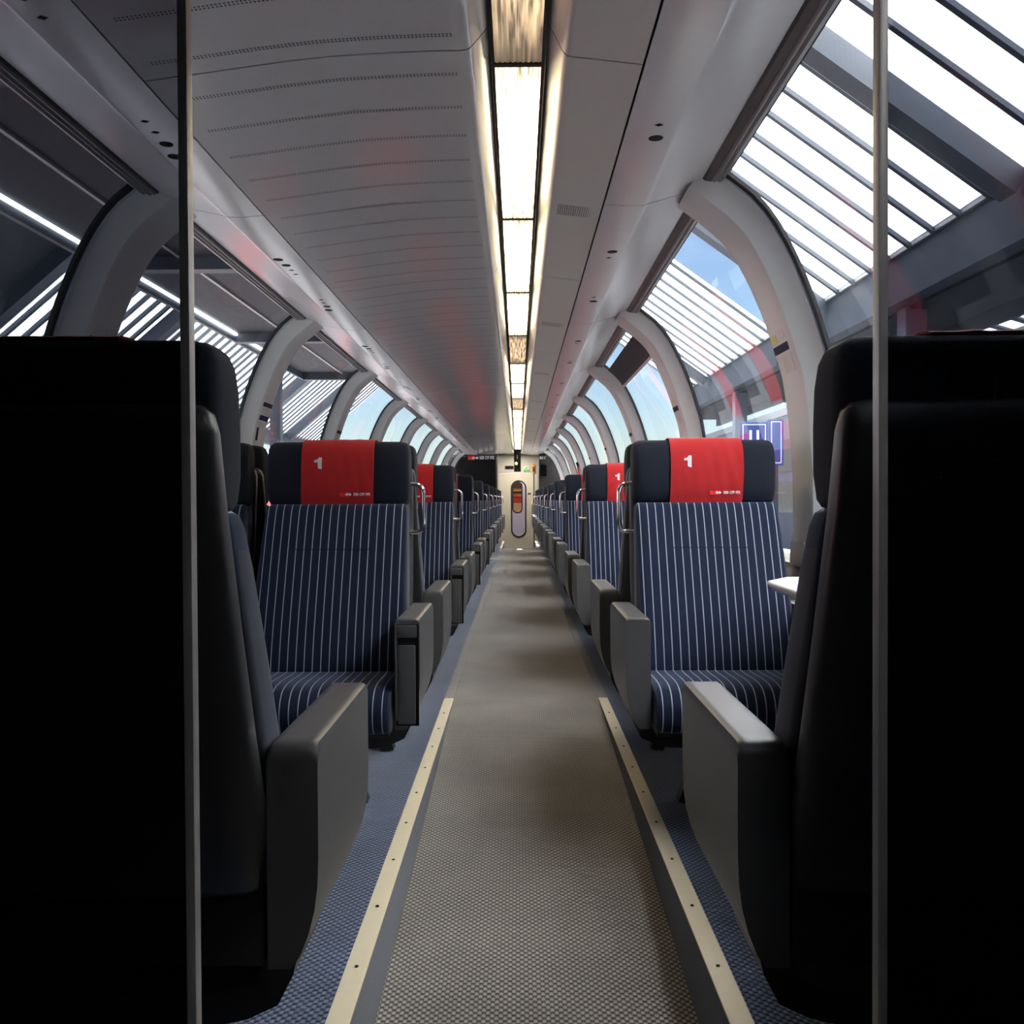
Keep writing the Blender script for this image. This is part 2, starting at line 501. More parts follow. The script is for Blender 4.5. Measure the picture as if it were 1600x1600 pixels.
for y0, y1, nm in ((0.55, Y_RAMP, 'near'), (Y_FAR_RAMP + 0.1, 20.6, 'far')):
    for sx, x0, x1 in ((-1, XL - 0.045, XL), (1, XR, XR + 0.045)):
        mb = MB()
        n = 9
        prof = []
        for i in range(n):              # shallow ribs along the strip
            xx = x0 + (x1 - x0) * i / (n - 1)
            prof.append((xx, 0.0045 if i % 2 else 0.0038))
        poly = [(x0, -0.0008)] + prof + [(x1, -0.0008)]
        mb.loft([[(x, y, z) for x, z in poly] for y in (y0, y1)])
        o = mb.build('trim_%d' % (1 + (sx > 0) + 2 * (nm == 'far')), M_STRIP, None, 20)
        tag(o, 'pale gold step edging strip on the %s of the aisle, %s' % ('left' if sx < 0 else 'right', 'nearest the camera' if nm == 'near' else 'by the far door'),
            'edging', kind='structure')
        y = 1.004
        while nm == 'near' and y < y1 - 0.1:
            MB().disc(((x0 + x1) / 2, y, 0.0062), 0.0042, 0.0042, 8, 0.002).build('screw', M_SCREW, o)
            y += 0.272
# carpeted fill between raised floors behind the ramp ends is part of the aisle slab

# ------------------------------------------------------------------ side walls, arches, windows
def outside(side, w):
    return XC + side * w

ARCH_SEC = [(-0.162, -0.003), (-0.162, 0.006), (-0.150, 0.022), (-0.108, 0.078), (-0.092, 0.085), (0.092, 0.085), (0.108, 0.078),
            (0.150, 0.022), (0.162, 0.006), (0.162, -0.003)]
WIN_Z0, WIN_Z1 = -0.22, 1.072
for side, sname in ((-1, 'left'), (1, 'right')):
    mb = MB()
    prof = [(1.36, 0.0), (1.315, 0.0), (1.315, 0.22), (1.26, 0.24), (1.26, 0.30), (1.315, 0.32), (1.318, 0.70), (1.30, 0.725), (1.345, 0.752), (1.40, 0.752), (1.40, 0.0)]
    mb.loft([[(XC + side * w, y, z) for w, z in prof] for y in (0.9, 20.6)])
    wall = mb.build('wall_%s' % sname, M_WALL, None, 30)
    tag(wall, 'beige lower side wall under the %s windows' % sname, 'wall', kind='structure')
    for n in range(10):
        yb = (n + 0.5) * P
        sec = [(yb + y, d) for y, d in ARCH_SEC]
        mb = MB()
        sweep(mb, side, -0.30, 1.115, 26, sec)
        arch = mb.build('window_arch', M_ARCH, wall, 28)
        if 1 <= n <= 5:
            def patch(name, z0, z1, y0, y1, m, d=0.0850):
                b = MB()
                sweep(b, side, z0, z1, 2, [(yb + y0, d - 0.001), (yb + y0, d + 0.0015), (yb + y1, d + 0.0015), (yb + y1, d - 0.001)])
                return b.build(name, m, arch, 30)
            if side < 0:
                patch('sign_field', 0.602, 0.640, -0.085, -0.005, M_STICK)
                patch('sign_field', 0.602, 0.640, 0.008, 0.085, M_STICK)
                patch('sign_bar', 0.570, 0.596, -0.088, 0.088, M_NAVY)
                patch('sign_field', 0.528, 0.562, -0.085, -0.005, M_STICK)
                patch('sign_field', 0.528, 0.562, 0.008, 0.085, M_STICK)
                patch('sign_bar', 0.492, 0.520, -0.088, 0.088, M_NAVY)
                patch('sign_field', 0.440, 0.480, -0.085, 0.0, M_STICK)
                patch('sign_plate', 0.36, 0.44, -0.088, -0.05, M_NAVY)
            else:
                patch('sign_field', 0.578, 0.612, -0.06, 0.0, M_STICK)
                patch('sign_tab', 0.570, 0.602, 0.025, 0.085, M_YELLOW)
                patch('sign_bar', 0.535, 0.562, -0.07, 0.09, M_NAVY)
                patch('sign_field', 0.46, 0.525, -0.07, 0.03, M_STICK)
        # coat-hook recess low on the arch
        b = MB()
        sweep(b, side, -0.245, -0.16, 3, [(yb - 0.075, 0.084), (yb - 0.075, 0.096), (yb + 0.075, 0.096), (yb + 0.075, 0.084)])
        b.build('arch_foot', M_WALL, arch, 30)
    for n in range(9):
        y0, y1 = (n + 0.5) * P + 0.155, (n + 1.5) * P - 0.155
        mb = MB()
        sweep(mb, side, WIN_Z0, WIN_Z1, 20, [(y0, -0.008), (y0, -0.004), (y1, -0.004), (y1, -0.008)])
        wi = mb.build('window_%d' % (n + 1 + (9 if side > 0 else 0)), M_GLASS, None, 40)
        tag(wi, 'curved panorama window pane, %s on the %s from the camera' % (ORD[n], sname), 'window', kind='structure')
        for ya, yc, yd in ((y0, y0 + 0.045, y0 + 0.012), (y1, y1 - 0.045, y1 - 0.012)):
            b = MB()
            lo, hi = min(ya, yc), max(ya, yc)
            sweep(b, side, WIN_Z0, WIN_Z1, 20, [(lo, -0.004), (lo, 0.008), (hi, 0.008), (hi, -0.004)])
            b.build('window_seal', M_SEAL, wi, 40)
            b = MB()
            e0, e1 = (ya + 0.0085, ya + 0.0175) if yc > ya else (ya - 0.0175, ya - 0.0085)
            sweep(b, side, WIN_Z0, WIN_Z1, 20, [(e0, 0.004), (e0, 0.014), (e1, 0.014), (e1, 0.004)])
            b.build('seal_trim', M_SEALTRIM, wi, 40)
        # blind cassette along the top edge
        if side < 0:
            pr = [(-1.205, 1.036), (-1.212, 1.027), (-1.222, 1.030), (-1.228, 1.024), (-1.238, 1.029), (-1.246, 1.024), (-1.262, 1.032), (-1.270, 1.050), (-1.205, 1.060)]
            s0 = pr[:2] + [(-1.212, 1.05), (-1.205, 1.055)]
        else:
            pr = [(0.652, 1.060), (0.660, 1.052), (0.668, 1.056), (0.676, 1.050), (0.690, 1.056), (0.700, 1.075), (0.652, 1.085)]
        b = MB()
        b.loft([[(x, y, CZ + z) for x, z in pr] for y in (y0 - 0.02, y1 + 0.02)])
        b.build('blind_rail', M_RAIL2, wi, 25)
        b = MB()
        if side > 0:
            b.loft([[(x, y, CZ + z) for x, z in [(0.622, 1.070), (0.630, 1.062), (0.651, 1.056), (0.651, 1.085), (0.622, 1.085)]] for y in (y0 - 0.02, y1 + 0.02)])
        else:
            b.loft([[(x, y, CZ + z) for x, z in [(-1.196, 1.040), (-1.204, 1.030), (-1.2045, 1.06), (-1.196, 1.06)]] for y in (y0 - 0.02, y1 + 0.02)])
        b.build('blind_housing', M_RAIL, wi, 25)
        if side > 0 and n == 2:
            b = MB()
            sweep(b, side, 0.905, 1.035, 8, [(y0 + 0.03, 0.012), (y0 + 0.03, 0.016), (y1 - 0.03, 0.016), (y1 - 0.03, 0.012)])
            tag(b.build('roller_blind', M_BLIND), 'dark roller blind pulled a little way down the third right window', 'blind')
            b = MB()
            sweep(b, side, 0.893, 0.908, 2, [(y0 + 0.03, 0.006), (y0 + 0.03, 0.022), (y1 - 0.03, 0.022), (y1 - 0.03, 0.006)])
            o = b.build('pull_bar', M_ALU); o.parent = bpy.data.objects['roller_blind']

# ------------------------------------------------------------------ ceiling
ceil = MB()
bp = [(-1.30, 1.07), (-1.0, 1.075), (-0.5, 1.10), (-0.1, 1.165), (0.12, 1.165), (0.4, 1.10), (0.72, 1.095)]
ceil.loft([[(x, y, CZ + z) for x, z in bp] + [(x, y, CZ + z + 0.05) for x, z in reversed(bp)] for y in (-2.6, 23.0)])
ceiling = ceil.build('ceiling', M_BACK, None, 30)
tag(ceiling, 'grey panelled arched ceiling of the carriage', 'ceiling', kind='structure')

def panel(name, prof, y0, y1, m, th=0.010, smooth=40):
    mb = MB()
    off = []
    for i, (x, z) in enumerate(prof):
        a = Vector(prof[max(i - 1, 0)]); b = Vector(prof[min(i + 1, len(prof) - 1)])
        t = (b - a).normalized()
        nrm = Vector((-t.y, t.x))
        if nrm.y < 0:
            nrm = -nrm
        off.append((x + nrm.x * th, z + nrm.y * th))
    loop = list(prof) + off[::-1]
    mb.loft([[(x, y, CZ + z) for x, z in loop] for y in (y0, y1)])
    return mb.build(name, m, ceiling, smooth)

def smoothp(pts, n=4):
    """Catmull-Rom through the points"""
    out = []
    for i in range(len(pts) - 1):
        p0, p1, p2, p3 = pts[max(i - 1, 0)], pts[i], pts[i + 1], pts[min(i + 2, len(pts) - 1)]
        for k in range(n):
            t = k / n
            out.append(tuple(0.5 * (2 * p1[c] + (p2[c] - p0[c]) * t + (2 * p0[c] - 5 * p1[c] + 4 * p2[c] - p3[c]) * t * t
                                    + (3 * p1[c] - p0[c] - 3 * p2[c] + p3[c]) * t ** 3) for c in (0, 1)))
    out.append(pts[-1])
    return out

ARC = [(-0.128, 1.0655), (-0.20, 1.0645), (-0.303, 1.061), (-0.448, 1.053), (-0.593, 1.037), (-0.72, 1.020), (-0.842, 1.0045), (-0.882, 0.999)]
PL = [(-0.063, 1.125), (-0.068, 1.117)] + smoothp([(-0.075, 1.108), (-0.100, 1.079), (-0.112, 1.069), (-0.128, 1.0655)], 3)[:-1] + smoothp(ARC, 3)
PR = [(0.078, 1.125), (0.083, 1.117)] + smoothp([(0.09, 1.105), (0.108, 1.070), (0.118, 1.055), (0.134, 1.0485), (0.20, 1.041), (0.3015, 1.028)], 3)
CL = smoothp([(-0.888, 0.9995), (-0.95, 0.9945), (-1.010, 0.9945), (-1.024, 0.9985), (-1.07, 1.009), (-1.153, 1.026), (-1.197, 1.037)], 4)
CR = smoothp([(0.308, 1.0285), (0.37, 1.0245), (0.444, 1.0255), (0.456, 1.0295), (0.50, 1.041), (0.568, 1.060), (0.623, 1.069)], 4)
G = 0.003
for k in range(-1, 10):
    y0 = k * P + 0.04; y1 = min(y0 + P, 20.6)
    panel('ceiling_panel', PL, y0 + G, y1 - G, M_CEIL)
    panel('ceiling_panel', PR, y0 + G, y1 - G, M_CEIL_R)
    if k >= 1:
        # slotted grille in each right-hand panel
        g = MB()
        yc = y0 + 1.10
        for i in range(16):
            x = 0.150 + i * 0.0078
            z = CZ + 1.0465 + (1.029 - 1.0465) * (x - 0.145) / (0.30 - 0.145)
            g.box(x, x + 0.0032, yc - 0.055, yc + 0.055, z - 0.0004, z + 0.0016)
        o = g.build('vent_grille', M_LINE, ceiling, 0)
        o['kind'] = 'stuff'
for k in range(-1, 10):
    y0 = (k + 0.5) * P; y1 = min(y0 + P, 20.6)
    panel('cornice_panel', CL, y0 + G, y1 - G, M_CORN)
    panel('cornice_panel', CR, y0 + G, y1 - G, M_CORN)
# perforation rows on the wide left panel
def arc_z(x):
    for (a, za), (b, zb) in zip(ARC, ARC[1:]):
        if b <= x <= a:
            return za + (zb - za) * (x - a) / (b - a)
    return 1.0
perf = MB()
yy = 1.30
while yy < 12.5:
    ph = (yy - 0.04) % P
    if 0.06 < ph < P - 0.04:
        x = -0.148
        while x > -0.84:
            z = CZ + arc_z(x) - 0.0004
            s = 0.0022
            for dy in (-0.0045, 0.0045):
                perf.add([(x - s, yy + dy - s, z), (x + s, yy + dy - s, z), (x + s, yy + dy + s, z), (x - s, yy + dy + s, z)], [(0, 1, 2, 3)])
            x -= 0.0088
    yy += 0.187
po = perf.build('perforation', M_PERF, ceiling, 0)
po['kind'] = 'stuff'
# reading-lamp buttons in the cornices
for n in range(0, 9):
    for sgn in (-1, 1):
        b = (n + 0.5) * P
        if n == 0 and sgn < 0:
            continue
        def yo(d):
            return b + sgn * d
        for i, (x, d, rx, ry) in enumerate(((-0.984, 0.55, 0.021, 0.021), (-0.974, 0.64, 0.019, 0.019), (-0.972, 0.72, 0.012, 0.010), (-0.971, 0.79, 0.012, 0.009))):
            MB().disc((x, yo(d), CZ + 0.9957), rx, ry, 16 if i < 2 else 4, 0.0025).build('reading_lamp' if i < 2 else 'call_button', M_BLACKGLOSS, ceiling, 30)
        for i, (x, d, rx, ry) in enumerate(((0.398, 0.58, 0.021, 0.021), (0.393, 0.67, 0.012, 0.010))):
            MB().disc((x, yo(d), CZ + 1.0262), rx, ry, 16 if i < 1 else 4, 0.0025).build('reading_lamp' if i < 1 else 'call_button', M_BLACKGLOSS, ceiling, 30)

# ceiling light modules: ribbed diffuser in a black slot
LX0, LX1 = -0.053, 0.066
LEN = 1.25
first = 2.28 - 2 * LEN
for i in range(1, 16):
    y0 = first + i * LEN; y1 = y0 + LEN
    dim = i in (1, 5, 8)
    o = empty('ceiling_light', ((LX0 + LX1) / 2, y0, CZ + 1.112))
    if True:
        nm = '%s ribbed ceiling lamp module, %s along the strip from the camera' % ('dim brownish' if dim else 'glowing warm white', ORD[i - 1])
    tag(o, nm, 'ceiling light', 'ceiling lamp strip')
    d = MB()
    hw = (LX1 - LX0) / 2
    pts = []
    nr = 18
    for k in range(nr + 1):
        x = -hw + 2 * hw * k / nr
        pts.append((x, -0.0025 if k % 2 else 0.0))
    loop = pts + [(hw, 0.012), (-hw, 0.012)]
    d.loft([[(x, y, z) for x, z in loop] for y in (0.008, LEN - 0.008)])
    d.build('diffuser', M_LAMP_DIM if dim else M_LAMP, o, 20)
    e = MB().box(-hw, hw, -0.008, 0.008, -0.006, 0.012)
    e.build('end_bar', M_SEAL, o, 0)
    for sx in (-1, 1):
        s = MB().box(sx * hw - 0.0 if sx > 0 else -hw - 0.0085, sx * hw + 0.0085 if sx > 0 else -hw, 0.0, LEN, -0.001, 0.03)
        s.build('side_slot', M_SEAL, o, 0)

# ------------------------------------------------------------------ seats
def loft_z(stations, e=6, n=32):
    u = sloop(n, e)
    mb = MB()
    mb.loft([[(hx * c, cy + hy * s, z) for c, s in u] for z, cy, hx, hy in stations])
    return mb

BACK_ST = [(0.385, 0.315, 0.235, 0.03), (0.393, 0.316, 0.243, 0.042), (0.41, 0.314, 0.248, 0.049), (0.50, 0.286, 0.25, 0.056), (0.56, 0.266, 0.25, 0.058), (0.62, 0.246, 0.248, 0.057),
           (0.76, 0.198, 0.243, 0.053), (0.88, 0.155, 0.238, 0.049), (0.93, 0.136, 0.235, 0.045), (0.948, 0.129, 0.231, 0.039), (0.955, 0.126, 0.222, 0.03)]
HEAD_ST = [(0.952, 0.09, 0.222, 0.045), (0.956, 0.09, 0.232, 0.054), (0.966, 0.091, 0.237, 0.060), (1.0, 0.093, 0.24, 0.064), (1.06, 0.093, 0.24, 0.065),
           (1.11, 0.089, 0.24, 0.063), (1.14, 0.084, 0.238, 0.058), (1.155, 0.081, 0.233, 0.050), (1.163, 0.079, 0.224, 0.040), (1.166, 0.078, 0.21, 0.028)]
SHELL_ST = [(0.40, 0.235, 0.20, 0.016), (0.405, 0.233, 0.225, 0.024), (0.42, 0.226, 0.242, 0.030), (0.50, 0.198, 0.252, 0.034), (0.65, 0.142, 0.25, 0.036), (0.80, 0.096, 0.247, 0.036),
            (0.95, 0.057, 0.243, 0.034), (1.05, 0.038, 0.241, 0.029), (1.073, 0.036, 0.236, 0.025), (1.083, 0.036, 0.226, 0.018), (1.086, 0.036, 0.21, 0.010)]

def lerp_st(st, z):
    for a, b in zip(st, st[1:]):
        if a[0] <= z <= b[0]:
            t = (z - a[0]) / (b[0] - a[0])
            return [a[i] + (b[i] - a[i]) * t for i in range(1, 4)]
    return list(st[-1][1:])

def head_front(z):
    cy, hx, hy = lerp_st(HEAD_ST, z)
    return cy + hy

ME = {}
ME['backrest'] = loft_z(BACK_ST, 7, 40).mesh('backrest', M_STRIPE, 50)
ME['headrest'] = loft_z(HEAD_ST, 6.5, 40).mesh('headrest', M_HEAD, 50)
ME['rear_shell'] = loft_z(SHELL_ST, 4.5, 40).mesh('rear_shell', M_SHELL, 50)
# stitched seam across the backrest
mb = MB()
zs = 0.808
cy, hx, hy = lerp_st(BACK_ST, zs)
mb.box(-0.125, 0.125, cy + hy - 0.004, cy + hy + 0.0008, zs - 0.0012, zs + 0.0012)
ME['seam'] = mb.mesh('seam', M_SEAM, 0)
# cushion
cp = smoothp([(0.26, 0.34), (0.26, 0.425), (0.30, 0.432), (0.40, 0.432), (0.50, 0.436), (0.575, 0.434), (0.618, 0.420), (0.642, 0.390), (0.648, 0.355), (0.638, 0.322), (0.61, 0.302), (0.50, 0.297), (0.30, 0.305)], 3)
ccy = sum(p[0] for p in cp) / len(cp); ccz = sum(p[1] for p in cp) / len(cp)
mb = MB()
lo = []
for x, s in ((-0.243, 0.80), (-0.241, 0.90), (-0.235, 0.96), (-0.222, 0.99), (-0.20, 1.0), (0, 1.0), (0.20, 1.0), (0.222, 0.99), (0.235, 0.96), (0.241, 0.90), (0.243, 0.80)):
    lo.append([(x, ccy + (y - ccy) * (1 - (1 - s) * 0.35), ccz + (z - ccz) * s) for y, z in cp])
mb.loft(lo)
ME['seat_cushion'] = mb.mesh('seat_cushion', M_STRIPE, 60)
ME['seat_pan'] = MB().rbox(-0.235, 0.235, 0.24, 0.60, 0.288, 0.316, 0.008).rbox(-0.238, 0.238, 0.225, 0.258, 0.298, 0.43, 0.008).mesh('seat_pan', M_FRAME)
# red cover
def cover_mesh():
    path = []
    for z in (0.940, 0.955, 0.975, 1.0, 1.03, 1.06, 1.09, 1.12, 1.14, 1.152):
        zz = max(z, 0.958)
        path.append((head_front(zz) + 0.0045, z))
    path += [(0.125, 1.1665), (0.105, 1.1715), (0.08, 1.1725), (0.055, 1.1705), (0.047, 1.168)]
    nx = 28
    th = 0.0022
    rnd = random.Random(3)
    ph = [rnd.uniform(0, 6.28) for _ in range(4)]
    outer, inner = [], []
    for i, (y, z) in enumerate(path):
        a = Vector(path[max(i - 1, 0)]); b = Vector(path[min(i + 1, len(path) - 1)])
        t = (b - a).normalized(); nr = Vector((t.y, -t.x))
        ro, ri = [], []
        for k in range(nx + 1):
            x = -0.121 + 0.242 * k / nx
            amp = 0.0030 * (0.4 + 0.6 * math.sin(math.pi * min(1, max(0, (z - 0.93) / 0.25))))
            rp = amp * (math.sin(x * 95 + ph[0] + z * 22) + 0.7 * math.sin(x * 160 + ph[1] - z * 30)) * (0.25 + max(0, -x) * 6) * 0.55 + amp * 0.3 * math.sin(z * 80 + x * 18 + ph[2])
            sl = 0.004 * math.sin(z * 9 + 1) * (1 if abs(x) > 0.1 else 0)
            ro.append((x + sl, y + nr.x * (th + rp), z + nr.y * (th + rp)))
            ri.append((x + sl, y + nr.x * -0.001, z + nr.y * -0.001))
        outer.append(ro); inner.append(ri)
    mb = MB()
    mb.loft([o + i[::-1] for o, i in zip(outer, inner)])
    return mb.mesh('headrest_cover', M_RED, 70)
ME['headrest_cover'] = cover_mesh()

def extrude_poly(polys, y0, y1, m, name, flipx=True):
    """2-D polygons (u, v) -> upright slab facing +y, read by a viewer looking along -y"""
    mb = MB()
    for p in polys:
        mb.loft([[((-u if flipx else u), y, v) for u, v in p] for y in (y0, y1)])
    return mb.mesh(name, m, 0)

def text_mesh(name, s, size, m, bold=0.0, shear=0.0):
    cu = bpy.data.curves.new(name, 'FONT')
    cu.body = s
    cu.size = size
    cu.offset = bold
    cu.align_x = 'CENTER'; cu.align_y = 'CENTER'
    cu.extrude = 0.0006
    cu.resolution_u = 2
    o = bpy.data.objects.new(name, cu)
    COL.objects.link(o)
    dg = bpy.context.evaluated_depsgraph_get()
    dg.update()
    me = bpy.data.meshes.new_from_object(o.evaluated_get(dg))
    bpy.data.objects.remove(o)
    bpy.data.curves.remove(cu)
    me.materials.clear()
    me.materials.append(m)
    me.name = name
    return me

def map_mesh(me, fn):
    for v in me.vertices:
        v.co = fn(v.co.copy())
    me.update()
    return me

yn = head_front(1.09) + 0.0085
one = [[(-0.0005, 0.0), (0.0125, 0.0), (0.0125, 0.042), (0.003, 0.042), (0.0, 0.0365), (-0.0065, 0.0335), (-0.012, 0.0335), (-0.012, 0.0255), (-0.0005, 0.0255)]]
one = [[(u - 0.061, v + 1.069) for u, v in one[0]]]
ME['numeral'] = extrude_poly(one, yn - 0.005, yn, M_WHITE, 'numeral')
yl = head_front(0.985) + 0.0085
ME['logo_bar'] = extrude_poly([[(0.012, 0.980), (0.043, 0.980), (0.043, 0.994), (0.012, 0.994)]], yl - 0.005, yl, M_LOGO, 'logo_bar')
arrow = [[(0.030, 0.987), (0.036, 0.992), (0.0375, 0.9885), (0.0425, 0.9885), (0.044, 0.992), (0.050, 0.987), (0.044, 0.982), (0.0425, 0.9855), (0.0375, 0.9855), (0.036, 0.982)]]
ME['logo_arrow'] = extrude_poly(arrow, yl - 0.004, yl + 0.0012, M_WHITE, 'logo_arrow')
tm = text_mesh('lettering', 'SBB CFF FFS', 0.0125, M_WHITE, 0.00035)
ME['lettering'] = map_mesh(tm, lambda c: Vector((-(c.x * 0.86 + 0.0845), yl + c.z, c.y + 0.987)))

def arm_mesh(sgn, kind):
    sec = [(0.0, 0.312), (0.0, 0.606), (0.0, 0.616), (0.003, 0.625), (0.010, 0.630), (0.018, 0.630), (0.056, 0.630), (0.063, 0.630), (0.0695, 0.6265), (0.072, 0.619), (0.072, 0.610), (0.072, 0.49), (0.072, 0.47), (0.0705, 0.43),
           (0.066, 0.395), (0.057, 0.36), (0.045, 0.330), (0.032, 0.313)]
    st = [(0.190, 0.022), (0.192, 0.013), (0.197, 0.0055), (0.205, 0.0015), (0.214, 0.0), (0.224, 0.0), (0.40, 0.0), (0.588, 0.0), (0.597, 0.0), (0.602, 0.0015), (0.605, 0.005)]
    mb = MB()
    loops = []
    for y, d in st:
        loops.append([((0.252 + x) * sgn, y, z - d * max(0, (z - 0.5) / 0.13)) for x, z in sec])
    mb.loft(loops)
    return mb.mesh('armrest', M_ARM, 40)

def inner_arm_mesh(sgn):
    mb = MB()
    x0, x1 = sorted((0.2525 * sgn, 0.292 * sgn))
    mb.rbox(x0, x1, 0.18, 0.56, 0.545, 0.63, 0.008)
    x0, x1 = sorted((0.258 * sgn, 0.286 * sgn))
    mb.rbox(x0, x1, 0.22, 0.50, 0.30, 0.55, 0.006)
    return mb.mesh('inner_armrest', M_ARM, 40)

for s in (-1, 1):
    ME['armrest', s] = arm_mesh(s, 0)
    ME['inner_armrest', s] = inner_arm_mesh(s)
    hp = [(0.232, 0.10, 1.022), (0.262, 0.10, 1.020), (0.274, 0.10, 1.014), (0.2815, 0.10, 1.003), (0.284, 0.10, 0.985), (0.284, 0.10, 0.888), (0.281, 0.10, 0.872), (0.273, 0.10, 0.861),
          (0.258, 0.10, 0.857), (0.232, 0.105, 0.857)]
    ME['grab_handle', s] = MB().tube([(x * s, y, z) for x, y, z in hp], 0.0078, 12).mesh('grab_handle', M_CHROME, 60)
    # cross beam under the seat: curves up to the armrest on the aisle side
    bpth = [(0.262, 0.33), (0.252, 0.285), (0.235, 0.25), (0.20, 0.235), (0.16, 0.226), (0.0, 0.224), (-0.20, 0.224), (-0.26, 0.226)]
    loops = []
    for i, (x, z) in enumerate(bpth):
        a = Vector(bpth[max(i - 1, 0)]); b = Vector(bpth[min(i + 1, len(bpth) - 1)])
        t = (b - a).normalized(); nr = Vector((-t.y, t.x))
        h = 0.024
        loops.append([((x + nr.x * h) * s, 0.24, z + nr.y * h), ((x + nr.x * h) * s, 0.40, z + nr.y * h), ((x - nr.x * h) * s, 0.40, z - nr.y * h), ((x - nr.x * h) * s, 0.24, z - nr.y * h)])
    ME['cross_beam', s] = MB().loft(loops).mesh('cross_beam', M_FRAME, 40)
    ME['plain_beam', s] = MB().rbox(-0.24, 0.24, 0.24, 0.40, 0.186, 0.234, 0.006).mesh('cross_beam', M_FRAME, 40)
    mb = MB().bar((0.03 * s, 0.30, 0.20), (0.10 * s, 0.30, 0.0), 0.05, 0.05)
    mb.bar((0.03 * s, 0.36, 0.24), (-0.02 * s, 0.36, 0.28), 0.05, 0.03)
    ME['leg', s] = mb.mesh('leg', M_FRAME, 30)
    ME['leg2', s] = MB().bar((-0.06 * s, 0.30, 0.20), (-0.13 * s, 0.30, 0.0), 0.05, 0.05).mesh('leg', M_FRAME, 30)
    ME['strut', s] = MB().bar((0.09 * s, 0.30, 0.225), (0.02 * s, 0.30, 0.275), 0.03, 0.03).mesh('strut', M_FRAME, 30)
    # folding flap and latch on the front of the left-hand armrests
    x0, x1 = sorted((0.262 * s, 0.312 * s))
    ME['armrest_flap', s] = MB().rbox(x0, x1, 0.602, 0.611, 0.33, 0.555, 0.004).mesh('armrest_flap', M_ARM, 30)
    mb = MB()
    x0, x1 = sorted((0.254 * s, 0.316 * s))
    mb.rbox(x0, x1, 0.602, 0.613, 0.577, 0.612, 0.004)
    x0, x1 = sorted((0.254 * s, 0.261 * s))
    mb.rbox(x0, x1, 0.602, 0.613, 0.34, 0.60, 0.003)
    ME['armrest_latch', s] = mb.mesh('armrest_latch', M_ARM, 30)
    x0, x1 = sorted((0.256 * s, 0.321 * s))
    mb = MB().box(x0, x1, 0.6025, 0.6062, 0.325, 0.614)
    ME['armrest_slot', s] = mb.mesh('armrest_slot', M_BLACKGLOSS, 0)

def make_seat(side, facing, row):
    """side: 'left' aisle seat, 'window' left window seat, 'right' single seat"""
    cx = {'left': -0.605, 'window': -1.148, 'right': 0.628}[side]
    yb = (row + 0.5) * P
    if facing:                      # seat in front of the post, turned towards the camera
        yb = (row + 1.5) * P
        rz = math.pi
    else:
        rz = 0.0
    # local sign of the aisle
    s = {'left': 1, 'window': 1, 'right': -1}[side] * (-1 if facing else 1)
    o = empty('train_seat', (cx, yb, 0.0015), rz)
    place = {'left': 'left of the aisle', 'window': 'by the left windows', 'right': 'right of the aisle'}[side]
    if facing:
        lab = 'navy pinstripe seat facing the camera %s, %s such row away' % (place, ORD[row])
        grp = 'seats facing the camera'
    else:
        lab = 'charcoal-backed seat turned from the camera %s, %s such row away' % (place, ORD[row])
        grp = 'seats turned from the camera'
    tag(o, lab, 'seat', grp)
    for k in ('backrest', 'headrest', 'rear_shell', 'seat_cushion', 'seat_pan'):
        p = link(k, ME[k], o)
        if k == 'backrest':
            link('seam', ME['seam'], p)
    c = link('headrest_cover', ME['headrest_cover'], o)
    c['label'] = 'red cloth headrest cover with a white numeral'
    for k in ('numeral', 'logo_bar', 'logo_arrow', 'lettering'):
        link(k, ME[k], c)
    if side != 'window':
        a = link('armrest', ME['armrest', s], o)
        if side == 'left' and facing:
            link('armrest_slot', ME['armrest_slot', s], a)
            link('armrest_flap', ME['armrest_flap', s], a)
            link('armrest_latch', ME['armrest_latch', s], a)
        if facing:
            h = link('grab_handle', ME['grab_handle', s], o)
            h['label'] = 'chrome grab handle'
    if side in ('left', 'right'):
        link('inner_armrest', ME['inner_armrest', -s], o)
    else:
        link('inner_armrest', ME['inner_armrest', -s], o)
    link('cross_beam', ME['cross_beam' if side != 'window' else 'plain_beam', s], o)
    link('leg', ME['leg', s], o)
    link('leg', ME['leg2', s], o)
    link('strut', ME['strut', s], o)
    return o

for row in range(9):
    for side in ('left', 'window', 'right'):
        make_seat(side, False, row)
        make_seat(side, True, row)

# ------------------------------------------------------------------ window tables
def table_mesh(side, wid):
    # outline in (inward, along y); wall at 0
    hl = 0.575
    out = [(0.0, -hl), (wid - 0.10, -hl), (wid - 0.01, -hl + 0.12), (wid, -hl + 0.17), (wid, hl - 0.17), (wid - 0.01, hl - 0.12), (wid - 0.10, hl), (0.0, hl)]
    def shrink(d):
        return [(max(0.0, u - (d if u > 0 else 0)), v - math.copysign(d, v)) for u, v in out]
    mb = MB()
    lo = []
    for z, d in ((0.700, 0.030), (0.712, 0.006), (0.722, 0.0), (0.728, 0.0), (0.731, 0.003)):
        lo.append([(-side * u, v, z) for u, v in shrink(d)])
    mb.loft(lo)
    return mb.mesh('table_top', M_TABLE, 25)

